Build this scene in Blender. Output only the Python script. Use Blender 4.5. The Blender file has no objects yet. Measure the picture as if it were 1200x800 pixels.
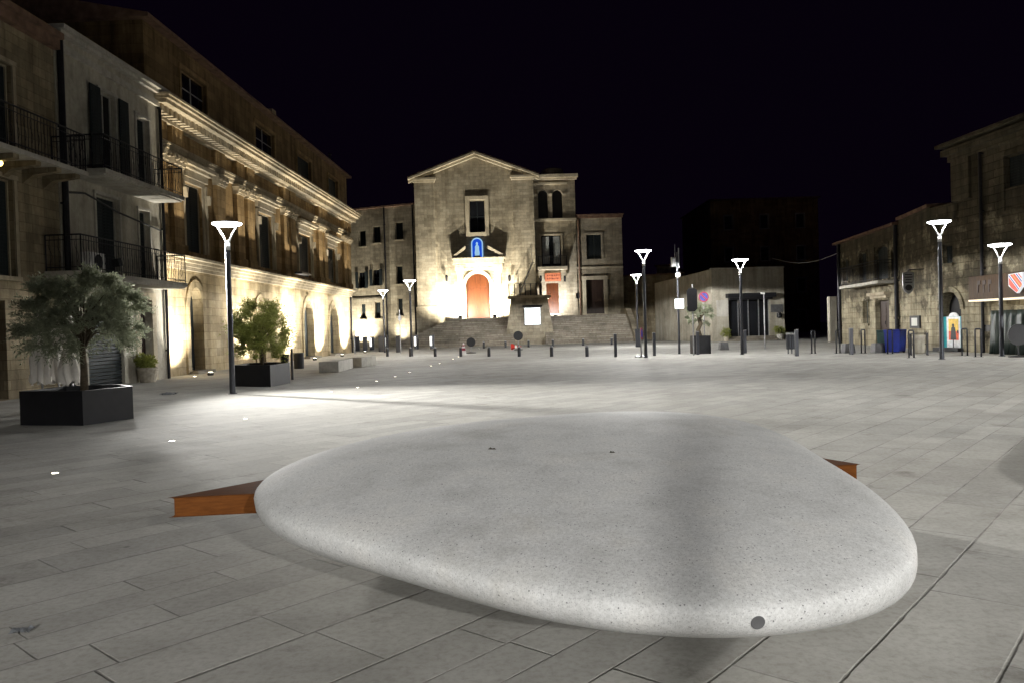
import bpy, math, random
from mathutils import Vector, Matrix, noise
random.seed(7)
SC = bpy.context.scene
COL = SC.collection
R = math.radians
# ---------------------------------------------------------------- camera
FPX, EYE, ROLL, DY = 919.0, 1.45, R(1.65), 15.0      # focal length in 1200 px, eye height, roll, horizon offset
cd = bpy.data.cameras.new('camera'); cam = bpy.data.objects.new('camera', cd); COL.objects.link(cam)
cd.sensor_width = 36.0; cd.lens = 36.0 * FPX / 1200.0; cd.clip_start = 0.05; cd.clip_end = 2000
cam.matrix_world = (Matrix.Translation((0, 0, EYE)) @ Matrix.Rotation(R(90) - math.atan(DY / FPX), 4, 'X')
                    @ Matrix.Rotation(-ROLL, 4, 'Z'))
SC.camera = cam
# ---------------------------------------------------------------- night sky
W = bpy.data.worlds.new("World"); SC.world = W; W.use_nodes = True
wn = W.node_tree.nodes; wl = W.node_tree.links
bg = wn['Background']
sky = wn.new('ShaderNodeTexSky'); sky.sky_type = 'NISHITA'; sky.sun_disc = False
sky.sun_elevation = R(-6); sky.sun_rotation = R(200)
mixw = wn.new('ShaderNodeMix'); mixw.data_type = 'RGBA'; mixw.inputs[0].default_value = 0.985
mixw.inputs[7].default_value = (0.0017, 0.0007, 0.0030, 1)
wl.new(sky.outputs[0], mixw.inputs[6]); wl.new(mixw.outputs[2], bg.inputs[0]); bg.inputs[1].default_value = 1.0
# ---------------------------------------------------------------- exposure
vs = SC.view_settings; vs.view_transform = 'Standard'; vs.look = 'None'; vs.exposure = 0.0; vs.gamma = 1.0
vs.use_curve_mapping = False
SC.cycles.use_denoising = True
SC.cycles.max_bounces = 6; SC.cycles.diffuse_bounces = 3; SC.cycles.glossy_bounces = 3
SC.cycles.transparent_max_bounces = 6; SC.cycles.caustics_reflective = False; SC.cycles.caustics_refractive = False
SC.cycles.sample_clamp_indirect = 4.0
# light powers (W)
P_LAMP, P_LAMP_NEAR = 300, 40
WHITE = (1.0, 0.98, 0.94); WARM = (1.0, 0.83, 0.56); CREAM = (1.0, 0.93, 0.77)

# ---------------------------------------------------------------- measuring helpers
CR, SR = math.cos(ROLL), math.sin(ROLL)
def uw(px, py):
    x, y = px - 600, 400 - py
    return x * CR + y * SR, -x * SR + y * CR - DY
def G(px, py, z=0.0):                                  # the spot on the ground (or level z) seen at a pixel
    u, w = uw(px, py); d = (z - EYE) * FPX / w
    return Vector((u * d / FPX, d, z))
def at(px, py, d):                                     # the point at depth d
    u, w = uw(px, py); return Vector((u * d / FPX, d, EYE + w * d / FPX))

# ---------------------------------------------------------------- materials
def nodes(name):
    m = bpy.data.materials.new(name); m.use_nodes = True
    return m, m.node_tree.nodes, m.node_tree.links, m.node_tree.nodes['Principled BSDF']
def ramp(n, l, src, stops):
    r = n.new('ShaderNodeValToRGB'); e = r.color_ramp.elements
    while len(e) < len(stops): e.new(0.5)
    for k, (p, c) in enumerate(stops): e[k].position = p; e[k].color = (*c, 1) if len(c) == 3 else c
    l.new(src, r.inputs[0]); return r.outputs[0]
def mixc(n, l, a, b, f, mode='MIX'):
    m = n.new('ShaderNodeMix'); m.data_type = 'RGBA'; m.blend_type = mode
    for i, v in ((0, f), (6, a), (7, b)):
        if isinstance(v, (int, float)): m.inputs[i].default_value = v
        elif isinstance(v, tuple): m.inputs[i].default_value = (*v[:3], 1)
        else: l.new(v, m.inputs[i])
    return m.outputs[2]
def math_n(n, l, op, a, b=None, c=None):
    m = n.new('ShaderNodeMath'); m.operation = op
    for i, v in enumerate((a, b, c)):
        if v is None: continue
        if isinstance(v, (int, float)): m.inputs[i].default_value = v
        else: l.new(v, m.inputs[i])
    return m.outputs[0]
def nz(n, l, vec, scale, detail=4, rough=0.55):
    t = n.new('ShaderNodeTexNoise'); t.inputs['Scale'].default_value = scale
    t.inputs['Detail'].default_value = detail; t.inputs['Roughness'].default_value = rough
    if vec is not None: l.new(vec, t.inputs['Vector'])
    return t.outputs['Fac']
def bump(n, l, b, h, strength, dist):
    k = n.new('ShaderNodeBump'); k.inputs['Strength'].default_value = strength; k.inputs['Distance'].default_value = dist
    l.new(h, k.inputs['Height']); l.new(k.outputs[0], b.inputs['Normal'])
def mat(name, col, rough=0.6, metal=0.0, var=0.25, scale=6.0, spec=0.4, bmp=0.0):
    m, n, l, b = nodes(name)
    tc = n.new('ShaderNodeTexCoord')
    f = nz(n, l, tc.outputs['Object'], scale, 5)
    lo = tuple(c * (1 - var) for c in col); hi = tuple(min(1, c * (1 + var)) for c in col)
    l.new(ramp(n, l, f, [(0.3, lo), (0.7, hi)]), b.inputs['Base Color'])
    b.inputs['Roughness'].default_value = rough; b.inputs['Metallic'].default_value = metal
    b.inputs['Specular IOR Level'].default_value = spec
    if bmp: bump(n, l, b, nz(n, l, tc.outputs['Object'], scale * 6, 3), bmp, 0.02)
    return m
def emit(name, col, s):
    m, n, l, b = nodes(name)
    b.inputs['Base Color'].default_value = (*[c * 0.12 for c in col], 1)
    b.inputs['Emission Color'].default_value = (*col, 1); b.inputs['Emission Strength'].default_value = s
    return m
def stone(name, a, c, bw=0.62, bh=0.31, stain=0.5, mortar=0.012, bmp=0.5, plaster=False, lichen_shade=False):
    """weathered ashlar (or plaster): courses, block to block change, rain streaks, pits"""
    m, n, l, b = nodes(name)
    tc = n.new('ShaderNodeTexCoord'); sp = n.new('ShaderNodeSeparateXYZ'); l.new(tc.outputs['Object'], sp.inputs[0])
    s = math_n(n, l, 'ADD', sp.outputs[0], sp.outputs[1])
    cv = n.new('ShaderNodeCombineXYZ'); l.new(s, cv.inputs[0]); l.new(sp.outputs[2], cv.inputs[1])
    big = nz(n, l, tc.outputs['Object'], 0.55, 6, 0.65); fine = nz(n, l, tc.outputs['Object'], 7.0, 6, 0.7)
    col = ramp(n, l, big, [(0.3, tuple(x * 0.62 for x in a)), (0.5, a), (0.72, c)])
    h = fine
    if not plaster:
        wv = n.new('ShaderNodeTexNoise'); wv.inputs['Scale'].default_value = 1.3; l.new(cv.outputs[0], wv.inputs['Vector'])
        wa = n.new('ShaderNodeVectorMath'); wa.operation = 'SCALE'; wa.inputs['Scale'].default_value = 0.05; l.new(wv.outputs['Color'], wa.inputs[0])
        ad = n.new('ShaderNodeVectorMath'); l.new(cv.outputs[0], ad.inputs[0]); l.new(wa.outputs[0], ad.inputs[1])
        br = n.new('ShaderNodeTexBrick'); l.new(ad.outputs[0], br.inputs['Vector'])
        br.inputs['Scale'].default_value = 1; br.inputs['Brick Width'].default_value = bw; br.inputs['Row Height'].default_value = bh
        br.inputs['Mortar Size'].default_value = mortar; br.inputs['Mortar Smooth'].default_value = 0.4; br.inputs['Bias'].default_value = 0.1
        br.inputs['Color1'].default_value = (0.62, 0.60, 0.56, 1); br.inputs['Color2'].default_value = (1.12, 1.1, 1.05, 1)
        br.inputs['Mortar'].default_value = (0.55, 0.5, 0.43, 1)
        col = mixc(n, l, col, br.outputs['Color'], 0.75, 'MULTIPLY')
        h = math_n(n, l, 'SUBTRACT', fine, math_n(n, l, 'MULTIPLY', br.outputs['Fac'], 0.9))
    st = n.new('ShaderNodeMapping'); st.inputs['Scale'].default_value = (1.6, 1.6, 0.16); l.new(tc.outputs['Object'], st.inputs['Vector'])
    streak = ramp(n, l, nz(n, l, st.outputs[0], 1.4, 6, 0.7), [(0.36, (0.30, 0.27, 0.22)), (0.58, (1, 1, 1))])
    col = mixc(n, l, col, streak, stain, 'MULTIPLY')
    col = mixc(n, l, col, ramp(n, l, fine, [(0.25, (0.6, 0.6, 0.6)), (0.6, (1.05, 1.05, 1.05))]), 0.55, 'MULTIPLY')
    if lichen_shade:                                          # patchy black crust, thickened upward to paint in the unlit upper walls too
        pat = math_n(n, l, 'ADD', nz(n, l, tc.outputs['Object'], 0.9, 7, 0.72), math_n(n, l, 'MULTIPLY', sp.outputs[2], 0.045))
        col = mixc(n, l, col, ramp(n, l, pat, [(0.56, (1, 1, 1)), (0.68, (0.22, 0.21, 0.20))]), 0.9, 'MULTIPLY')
    l.new(col, b.inputs['Base Color']); b.inputs['Roughness'].default_value = 0.9; b.inputs['Specular IOR Level'].default_value = 0.2
    bump(n, l, b, h, bmp, 0.03)
    return m
def wood(name, a, c, grain=(1, 14, 14), rough=0.55, plank=0.0):
    m, n, l, b = nodes(name)
    tc = n.new('ShaderNodeTexCoord'); mp = n.new('ShaderNodeMapping'); mp.inputs['Scale'].default_value = grain
    l.new(tc.outputs['Object'], mp.inputs['Vector'])
    f = nz(n, l, mp.outputs[0], 2.2, 7, 0.65)
    l.new(ramp(n, l, f, [(0.3, a), (0.7, c)]), b.inputs['Base Color']); b.inputs['Roughness'].default_value = rough; b.inputs['Specular IOR Level'].default_value = 0.12 if rough > .5 else 0.28
    bump(n, l, b, f, 0.25, 0.01)
    return m

def paving_material():
    m, n, l, b = nodes('limestone_paving')
    tc = n.new('ShaderNodeTexCoord'); mp = n.new('ShaderNodeMapping'); mp.vector_type = 'TEXTURE'
    mp.inputs['Rotation'].default_value = (0, 0, R(90 - 41)); l.new(tc.outputs['Object'], mp.inputs['Vector'])
    wob = n.new('ShaderNodeTexNoise'); wob.inputs['Scale'].default_value = 0.7; l.new(mp.outputs[0], wob.inputs['Vector'])
    sp = n.new('ShaderNodeSeparateXYZ'); l.new(mp.outputs[0], sp.inputs[0])
    U, V = sp.outputs[0], sp.outputs[1]
    V = math_n(n, l, 'ADD', V, math_n(n, l, 'MULTIPLY', wob.outputs['Fac'], 0.035))
    # courses of uneven width
    v2 = math_n(n, l, 'ADD', V, math_n(n, l, 'MULTIPLY', math_n(n, l, 'SINE', math_n(n, l, 'MULTIPLY', V, 2.9)), 0.11))
    v2 = math_n(n, l, 'ADD', v2, math_n(n, l, 'MULTIPLY', math_n(n, l, 'SINE', math_n(n, l, 'MULTIPLY', V, 5.3)), 0.03))
    vr = math_n(n, l, 'DIVIDE', v2, 0.36)
    row = math_n(n, l, 'FLOOR', vr); fv = math_n(n, l, 'FRACT', vr)
    wn1 = n.new('ShaderNodeTexWhiteNoise'); wn1.noise_dimensions = '1D'; l.new(row, wn1.inputs['W'])
    ln = math_n(n, l, 'MULTIPLY_ADD', wn1.outputs['Value'], 0.7, 0.7)
    uu = math_n(n, l, 'ADD', math_n(n, l, 'DIVIDE', U, ln), math_n(n, l, 'MULTIPLY', wn1.outputs['Value'], 37.0))
    uu = math_n(n, l, 'ADD', uu, math_n(n, l, 'MULTIPLY', math_n(n, l, 'SINE', math_n(n, l, 'MULTIPLY', uu, 2.4)), 0.22))
    cell = math_n(n, l, 'FLOOR', uu); fu = math_n(n, l, 'FRACT', uu)
    cv = n.new('ShaderNodeCombineXYZ'); l.new(row, cv.inputs[0]); l.new(cell, cv.inputs[1])
    wn2 = n.new('ShaderNodeTexWhiteNoise'); wn2.noise_dimensions = '2D'; l.new(cv.outputs[0], wn2.inputs['Vector'])
    fine = nz(n, l, tc.outputs['Object'], 26, 6, 0.7); mid = nz(n, l, tc.outputs['Object'], 2.1, 6, 0.65); big = nz(n, l, tc.outputs['Object'], 0.23, 5, 0.6)
    edge = math_n(n, l, 'MULTIPLY', math_n(n, l, 'SUBTRACT', nz(n, l, tc.outputs['Object'], 9, 3), 0.5), 0.012)
    dv = math_n(n, l, 'MULTIPLY', math_n(n, l, 'MINIMUM', fv, math_n(n, l, 'SUBTRACT', 1.0, fv)), 0.36)
    du = math_n(n, l, 'MULTIPLY', math_n(n, l, 'MINIMUM', fu, math_n(n, l, 'SUBTRACT', 1.0, fu)), 1.0)
    dist = math_n(n, l, 'ADD', math_n(n, l, 'MINIMUM', dv, du), edge)
    joint = n.new('ShaderNodeMapRange'); joint.interpolation_type = 'SMOOTHSTEP'
    l.new(dist, joint.inputs['Value']); joint.inputs['From Min'].default_value = 0.001; joint.inputs['From Max'].default_value = 0.0085
    # some joints are filled flush and hardly show
    vis = ramp(n, l, nz(n, l, tc.outputs['Object'], 0.9, 3), [(0.36, (0.4,)*3), (0.56, (1,)*3)])
    jm = math_n(n, l, 'MULTIPLY', math_n(n, l, 'SUBTRACT', 1.0, joint.outputs[0]), vis)
    base = ramp(n, l, wn2.outputs['Value'], [(0.0, (0.405, 0.398, 0.372)), (0.5, (0.45, 0.442, 0.412)), (1.0, (0.495, 0.486, 0.452))])
    base = mixc(n, l, base, ramp(n, l, mid, [(0.3, (0.76, 0.755, 0.74)), (0.62, (1.05, 1.05, 1.05))]), 0.75, 'MULTIPLY')
    base = mixc(n, l, base, ramp(n, l, big, [(0.35, (0.72, 0.70, 0.67)), (0.6, (1, 1, 1))]), 0.55, 'MULTIPLY')
    base = mixc(n, l, base, ramp(n, l, fine, [(0.28, (0.62, 0.6, 0.57)), (0.55, (1.04, 1.04, 1.04))]), 0.6, 'MULTIPLY')
    gv = n.new('ShaderNodeTexVoronoi'); gv.inputs['Scale'].default_value = 2.6; l.new(tc.outputs['Object'], gv.inputs['Vector'])
    gs = n.new('ShaderNodeSeparateColor'); l.new(gv.outputs['Color'], gs.inputs[0])
    gum = math_n(n, l, 'MULTIPLY', ramp(n, l, gv.outputs['Distance'], [(0.04, (1,)*3), (0.075, (0,)*3)]), ramp(n, l, gs.outputs[0], [(0.55, (0,)*3), (0.62, (1,)*3)]))
    base = mixc(n, l, base, (0.12, 0.115, 0.105), math_n(n, l, 'MULTIPLY', gum, 0.55))
    spill = ramp(n, l, nz(n, l, tc.outputs['Object'], 1.15, 8, 0.75), [(0.30, (0.52, 0.50, 0.47)), (0.42, (1, 1, 1))])
    base = mixc(n, l, base, spill, 0.8, 'MULTIPLY')
    base = mixc(n, l, base, (0.075, 0.07, 0.062), math_n(n, l, 'MULTIPLY', jm, math_n(n, l, 'MULTIPLY_ADD', fine, 0.8, 0.22)))
    l.new(base, b.inputs['Base Color'])
    l.new(ramp(n, l, mid, [(0.3, (0.78,)*3), (0.7, (0.95,)*3)]), b.inputs['Roughness']); b.inputs['Specular IOR Level'].default_value = 0.12
    h = math_n(n, l, 'SUBTRACT', math_n(n, l, 'ADD', math_n(n, l, 'MULTIPLY', fine, 0.25), math_n(n, l, 'MULTIPLY', wn2.outputs['Value'], 0.35)), jm)
    h = math_n(n, l, 'ADD', h, math_n(n, l, 'MULTIPLY', mid, 0.4))
    bump(n, l, b, h, 0.55, 0.012)
    return m
def terrazzo():
    m, n, l, b = nodes('terrazzo_concrete')
    tc = n.new('ShaderNodeTexCoord')
    def specks(scale, lo, hi, seed):
        v = n.new('ShaderNodeTexVoronoi'); v.inputs['Scale'].default_value = scale
        l.new(tc.outputs['Object'], v.inputs['Vector'])
        d = ramp(n, l, v.outputs['Distance'], [(lo, (1,)*3), (hi, (0,)*3)])
        sep = n.new('ShaderNodeSeparateColor'); l.new(v.outputs['Color'], sep.inputs[0])
        pick = ramp(n, l, sep.outputs[seed], [(0.62, (0,)*3), (0.7, (1,)*3)])
        return math_n(n, l, 'MULTIPLY', d, pick)
    fine = nz(n, l, tc.outputs['Object'], 60, 4, 0.7); mid = nz(n, l, tc.outputs['Object'], 3, 5, 0.6)
    col = ramp(n, l, mid, [(0.28, (0.47, 0.468, 0.455)), (0.5, (0.57, 0.57, 0.56)), (0.72, (0.62, 0.61, 0.585))])
    col = mixc(n, l, col, ramp(n, l, fine, [(0.3, (0.72,)*3), (0.65, (1.05,)*3)]), 0.8, 'MULTIPLY')
    s1, s2, s3 = specks(120, 0.28, 0.45, 0), specks(210, 0.30, 0.5, 1), specks(46, 0.13, 0.2, 2)
    col = mixc(n, l, col, (0.16, 0.16, 0.165), math_n(n, l, 'MULTIPLY', s1, 0.38))
    col = mixc(n, l, col, (0.28, 0.27, 0.25), math_n(n, l, 'MULTIPLY', s2, 0.4))
    col = mixc(n, l, col, (0.10, 0.10, 0.105), math_n(n, l, 'MULTIPLY', s3, 0.85))
    blot = ramp(n, l, nz(n, l, tc.outputs['Object'], 1.3, 8, 0.72), [(0.33, (0.70, 0.68, 0.64)), (0.47, (1, 1, 1))])
    col = mixc(n, l, col, blot, 0.5, 'MULTIPLY')
    scuff = n.new('ShaderNodeMapping'); scuff.inputs['Scale'].default_value = (3, 40, 3); scuff.inputs['Rotation'].default_value = (0, 0, 0.5); l.new(tc.outputs['Object'], scuff.inputs['Vector'])
    col = mixc(n, l, col, ramp(n, l, nz(n, l, scuff.outputs[0], 1.2, 5, 0.8), [(0.68, (1, 1, 1)), (0.78, (0.78, 0.77, 0.75))]), 0.6, 'MULTIPLY')
    l.new(col, b.inputs['Base Color']); b.inputs['Roughness'].default_value = 0.72; b.inputs['Specular IOR Level'].default_value = 0.2
    bump(n, l, b, math_n(n, l, 'ADD', fine, math_n(n, l, 'MULTIPLY', mid, 0.5)), 0.12, 0.01)
    return m

M = dict(
    paving=paving_material(), terrazzo=terrazzo(),
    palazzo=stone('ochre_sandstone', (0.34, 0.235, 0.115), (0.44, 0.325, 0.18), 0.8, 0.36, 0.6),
    attic=stone('shaded_weathered_sandstone', (0.22, 0.15, 0.075), (0.30, 0.21, 0.115), 0.8, 0.36, 0.75),  # dirtier palace stone, darkened further to stand in for missing light
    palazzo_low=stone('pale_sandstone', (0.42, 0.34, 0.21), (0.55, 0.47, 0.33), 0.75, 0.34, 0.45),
    trim=stone('carved_limestone', (0.40, 0.345, 0.25), (0.50, 0.44, 0.335), plaster=True, stain=0.45),
    church=stone('church_limestone', (0.38, 0.34, 0.265), (0.47, 0.43, 0.35), 0.6, 0.28, 0.35),
    church_trim=stone('dressed_limestone', (0.50, 0.44, 0.33), (0.58, 0.52, 0.41), plaster=True, stain=0.25),
    house=stone('rubble_stone', (0.27, 0.225, 0.15), (0.36, 0.31, 0.22), 0.55, 0.26, 0.6),
    plaster=stone('lime_plaster', (0.46, 0.43, 0.36), (0.56, 0.53, 0.45), plaster=True, stain=0.4, bmp=0.25),
    ruin=stone('weathered_stone', (0.36, 0.325, 0.235), (0.48, 0.44, 0.33), 0.62, 0.30, 0.6, 0.016, 0.8, lichen_shade=True),
    shop=stone('shop_plaster', (0.40, 0.37, 0.30), (0.48, 0.45, 0.38), plaster=True, stain=0.4, bmp=0.2),
    slab=stone('balcony_concrete', (0.45, 0.43, 0.38), (0.52, 0.50, 0.45), plaster=True, stain=0.3, bmp=0.2),
    step=stone('step_stone', (0.30, 0.275, 0.235), (0.38, 0.35, 0.30), 1.5, 2.5 / 15, 0.3, 0.032, 0.4),  # grimy joints at each rise, widened to stand in for nosing shadow lines
    tile=mat('roof_tile', (0.16, 0.10, 0.07), 0.9, 0, 0.4, 3, 0.2, 0.5),
    iron=mat('black_iron', (0.022, 0.022, 0.026), 0.5, 0.6, 0.3, 9),
    shutter=wood('dark_shutter_paint', (0.012, 0.016, 0.017), (0.03, 0.037, 0.04), (8, 8, 1), 0.55),
    darkwood=wood('dark_door_wood', (0.018, 0.011, 0.009), (0.05, 0.028, 0.02), (12, 12, 1), 0.5),
    churchdoor=wood('honey_door_wood', (0.042, 0.0105, 0.0018), (0.085, 0.0225, 0.004), (7, 7, 0.7), 0.45),
    glass=mat('dark_window_glass', (0.012, 0.013, 0.016), 0.06, 0, 0.2, 2, 0.6),
    frame=mat('grey_window_frame', (0.32, 0.31, 0.28), 0.6),
    curtain=mat('pale_curtain', (0.30, 0.32, 0.33), 0.9),
    pole=mat('graphite_pole_paint', (0.045, 0.047, 0.055), 0.42, 0.5, 0.15, 12),
    lampwhite=mat('white_lamp_paint', (0.75, 0.75, 0.74), 0.4, 0, 0.05),
    ledglow=emit('lamp_reflector_glow', (0.95, 0.98, 1.0), 22),
    planter=mat('black_planter_steel', (0.010, 0.010, 0.012), 0.5, 0.2, 0.3, 5),
    soil=mat('planter_soil', (0.05, 0.035, 0.022), 0.95, 0, 0.5, 30, 0.1, 0.8),
    bark=mat('olive_bark', (0.10, 0.08, 0.055), 0.95, 0, 0.45, 14, 0.1, 0.9),
    cloth=mat('white_parasol_cloth', (0.78, 0.74, 0.68), 0.85, 0, 0.12, 5, 0.2, 0.3),
    terracotta=mat('stone_pot', (0.42, 0.38, 0.31), 0.9, 0, 0.3, 7, 0.2, 0.5),
    clay=mat('clay_pot', (0.22, 0.10, 0.055), 0.85),
    seatwood=wood('oiled_bench_wood', (0.075, 0.023, 0.0045), (0.135, 0.047, 0.0095), (2.2, 30, 30), 0.85),
    bench=stone('block_bench_stone', (0.50, 0.48, 0.43), (0.58, 0.56, 0.51), plaster=True, stain=0.15),
    black=mat('black_plastic', (0.012, 0.012, 0.014), 0.5),
    grey=mat('galvanised_steel', (0.30, 0.30, 0.31), 0.45, 0.7),
    blue=mat('blue_bin_plastic', (0.006, 0.018, 0.19), 0.45, 0, 0.15),
    green=mat('green_bin_plastic', (0.006, 0.035, 0.03), 0.5),
    red=mat('red_cone_plastic', (0.55, 0.03, 0.015), 0.5),
    white=mat('white_plastic', (0.7, 0.7, 0.68), 0.5, 0, 0.08),
    signred=mat('sign_red', (0.22, 0.01, 0.03), 0.5), signblue=mat('sign_blue', (0.02, 0.03, 0.22), 0.5),
    signlit=emit('lit_panel_white', (0.93, 1.0, 1.0), 2.6), neonblue=emit('blue_neon', (0.01, 0.10, 0.85), 0.7),
    glowwhite=emit('pale_blue_glow', (0.45, 0.75, 1.0), 0.75), lens=emit('ground_lens', (1.0, 0.93, 0.72), 14),
    slot=emit('bollard_light_slot', (1.0, 0.98, 0.92), 3.0),
    bulb=emit('yellow_bulb', (1.0, 0.75, 0.25), 4),
    plaque=mat('terracotta_plaque', (0.42, 0.13, 0.06), 0.7), plaqueink=mat('plaque_ink', (0.16, 0.04, 0.02), 0.7),
    tarp=mat('dark_green_tarp', (0.018, 0.028, 0.024), 0.38, 0, 0.3, 3),
    fascia=wood('brown_fascia_boards', (0.03, 0.017, 0.008), (0.07, 0.04, 0.018), (8, 8, 1)),
    paper=mat('white_paper', (0.62, 0.62, 0.58), 0.8, 0, 0.05), plaquegrey=mat('grey_plaque', (0.09, 0.09, 0.092), 0.6),
    teal=mat('poster_teal', (0.02, 0.30, 0.33), 0.6), yellow=mat('poster_yellow', (0.75, 0.5, 0.08), 0.6),
    orange=mat('poster_orange', (0.75, 0.12, 0.04), 0.6), posterwhite=mat('poster_white', (0.7, 0.7, 0.7), 0.6),
    posterblue=mat('poster_blue', (0.02, 0.05, 0.22), 0.6),
    shieldred=emit('shield_red_light', (1.0, 0.10, 0.05), 0.75), shieldwhite=emit('shield_white_light', (0.95, 0.95, 1.0), 0.8),
    shieldblue=emit('shield_blue_light', (0.12, 0.2, 0.75), 0.35), shieldgold=emit('shield_gold_light', (1.0, 0.45, 0.1), 0.7),
    litedge=emit('canopy_edge_light', (1.0, 0.85, 0.6), 1.2),
    film=mat('clear_plastic_scrap', (0.2, 0.21, 0.22), 0.3, 0, 0.2, 8, 0.8), leaf_dry=mat('dry_leaf', (0.06, 0.05, 0.035), 0.8),
)
def leaf_mat(name, a, c):
    m, n, l, b = nodes(name)
    oi = n.new('ShaderNodeTexCoord'); f = nz(n, l, oi.outputs['Object'], 9, 3)
    l.new(ramp(n, l, f, [(0.32, a), (0.68, c)]), b.inputs['Base Color'])
    b.inputs['Roughness'].default_value = 0.55; b.inputs['Specular IOR Level'].default_value = 0.35
    tr = n.new('ShaderNodeBsdfTranslucent'); tr.inputs['Color'].default_value = (*[min(1, x * 1.6) for x in c], 1)
    mx = n.new('ShaderNodeMixShader'); mx.inputs[0].default_value = 0.3; l.new(b.outputs[0], mx.inputs[1]); l.new(tr.outputs[0], mx.inputs[2])
    l.new(mx.outputs[0], n['Material Output'].inputs['Surface'])
    return m
M['olive'] = leaf_mat('olive_leaf', (0.10, 0.12, 0.07), (0.27, 0.29, 0.20))
M['shrub'] = leaf_mat('shrub_leaf', (0.12, 0.14, 0.03), (0.30, 0.32, 0.085))

# ---------------------------------------------------------------- mesh helpers
class MB:
    def __init__(s): s.v = []; s.f = []; s.smooth = False
    def quad(s, *p): i = len(s.v); s.v += [tuple(q) for q in p]; s.f.append(tuple(range(i, i + len(p)))); return s
    def box(s, x0, x1, y0, y1, z0, z1):
        i = len(s.v)
        s.v += [(x, y, z) for z in (z0, z1) for y in (y0, y1) for x in (x0, x1)]
        s.f += [tuple(i + k for k in q) for q in ((0, 2, 3, 1), (4, 5, 7, 6), (0, 1, 5, 4), (2, 6, 7, 3), (0, 4, 6, 2), (1, 3, 7, 5))]
        return s
    def prism(s, poly, a, b, axis='z'):
        """poly of 2-D points extruded from a to b along axis: z (xy), y (xz), x (yz)"""
        def p3(q, t): return (q[0], q[1], t) if axis == 'z' else (q[0], t, q[1]) if axis == 'y' else (t, q[0], q[1])
        i = len(s.v); n = len(poly)
        s.v += [p3(q, a) for q in poly] + [p3(q, b) for q in poly]
        s.f.append(tuple(i + k for k in range(n))); s.f.append(tuple(i + n + k for k in reversed(range(n))))
        for k in range(n): s.f.append((i + k, i + (k + 1) % n, i + n + (k + 1) % n, i + n + k))
        return s
    def tube(s, pts, rad, seg=8, cap=True):
        pts = [Vector(p) for p in pts]; rad = rad if isinstance(rad, (list, tuple)) else [rad] * len(pts)
        rings = []
        for k, p in enumerate(pts):
            d = (pts[min(k + 1, len(pts) - 1)] - pts[max(k - 1, 0)]).normalized()
            u = d.orthogonal().normalized() if k == 0 else (u - d * u.dot(d)).normalized()
            w = d.cross(u); i = len(s.v); rings.append(i)
            s.v += [tuple(p + (u * math.cos(t) + w * math.sin(t)) * rad[k]) for t in (2 * math.pi * j / seg for j in range(seg))]
        for a, b in zip(rings, rings[1:]):
            for j in range(seg): s.f.append((a + j, a + (j + 1) % seg, b + (j + 1) % seg, b + j))
        if cap:
            s.f.append(tuple(rings[0] + j for j in reversed(range(seg)))); s.f.append(tuple(rings[-1] + j for j in range(seg)))
        return s
    def lathe(s, prof, c=(0, 0, 0), seg=20, fold=0, depth=0.0):
        rings = []
        for k, (r, z) in enumerate(prof):
            i = len(s.v); rings.append(i)
            for j in range(seg):
                t = 2 * math.pi * j / seg; q = r * (1 + depth * math.cos(fold * t))
                s.v.append((c[0] + q * math.cos(t), c[1] + q * math.sin(t), c[2] + z))
        for a, b in zip(rings, rings[1:]):
            for j in range(seg): s.f.append((a + j, a + (j + 1) % seg, b + (j + 1) % seg, b + j))
        s.f.append(tuple(rings[0] + j for j in reversed(range(seg)))); s.f.append(tuple(rings[-1] + j for j in range(seg)))
        return s
    def build(s, name, m, parent=None, smooth=False, bevel=0.0, loc=None):
        me = bpy.data.meshes.new(name); me.from_pydata(s.v, [], s.f); me.update()
        if smooth: me.polygons.foreach_set('use_smooth', [True] * len(me.polygons))
        o = bpy.data.objects.new(name, me); COL.objects.link(o)
        for k in (m if isinstance(m, (list, tuple)) else [m]): me.materials.append(M[k])
        if parent is not None: o.parent = parent
        if loc is not None: o.location = loc
        if bevel:
            b = o.modifiers.new('bevel', 'BEVEL'); b.width = bevel; b.segments = 2; b.limit_method = 'ANGLE'
        return o
def tag(o, label=None, cat=None, group=None, kind=None):
    if label: o['label'] = label
    if cat: o['category'] = cat
    if group: o['group'] = group
    if kind: o['kind'] = kind
    return o
def thing(name, label, cat, loc=(0, 0, 0), rz=0.0, group=None):
    o = bpy.data.objects.new(name, None); COL.objects.link(o); o.location = loc; o.rotation_euler = (0, 0, rz)
    o.empty_display_size = 0.2
    return tag(o, label, cat, group)
def dup(root, loc, rz=0.0, label=None, group=None, scale=None):
    r = root.copy(); COL.objects.link(r); r.location = loc; r.rotation_euler = (0, 0, rz)
    if label: r['label'] = label
    if group: r['group'] = group
    if scale: r.scale = scale
    for ch in list(root.children):
        c = ch.copy(); COL.objects.link(c); c.parent = r
        for g in list(ch.children):
            d = g.copy(); COL.objects.link(d); d.parent = c
    return r
def spot(parent, name, loc, target, power, color, size=60, blend=0.5, radius=0.05):
    ld = bpy.data.lights.new(name, 'SPOT'); ld.energy = power; ld.color = color; ld.spot_size = R(size); ld.spot_blend = blend
    ld.shadow_soft_size = radius
    o = bpy.data.objects.new(name, ld); COL.objects.link(o); o.location = loc
    o.rotation_euler = (Vector(target) - Vector(loc)).to_track_quat('-Z', 'Y').to_euler()
    if parent is not None: o.parent = parent
    return o
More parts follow.
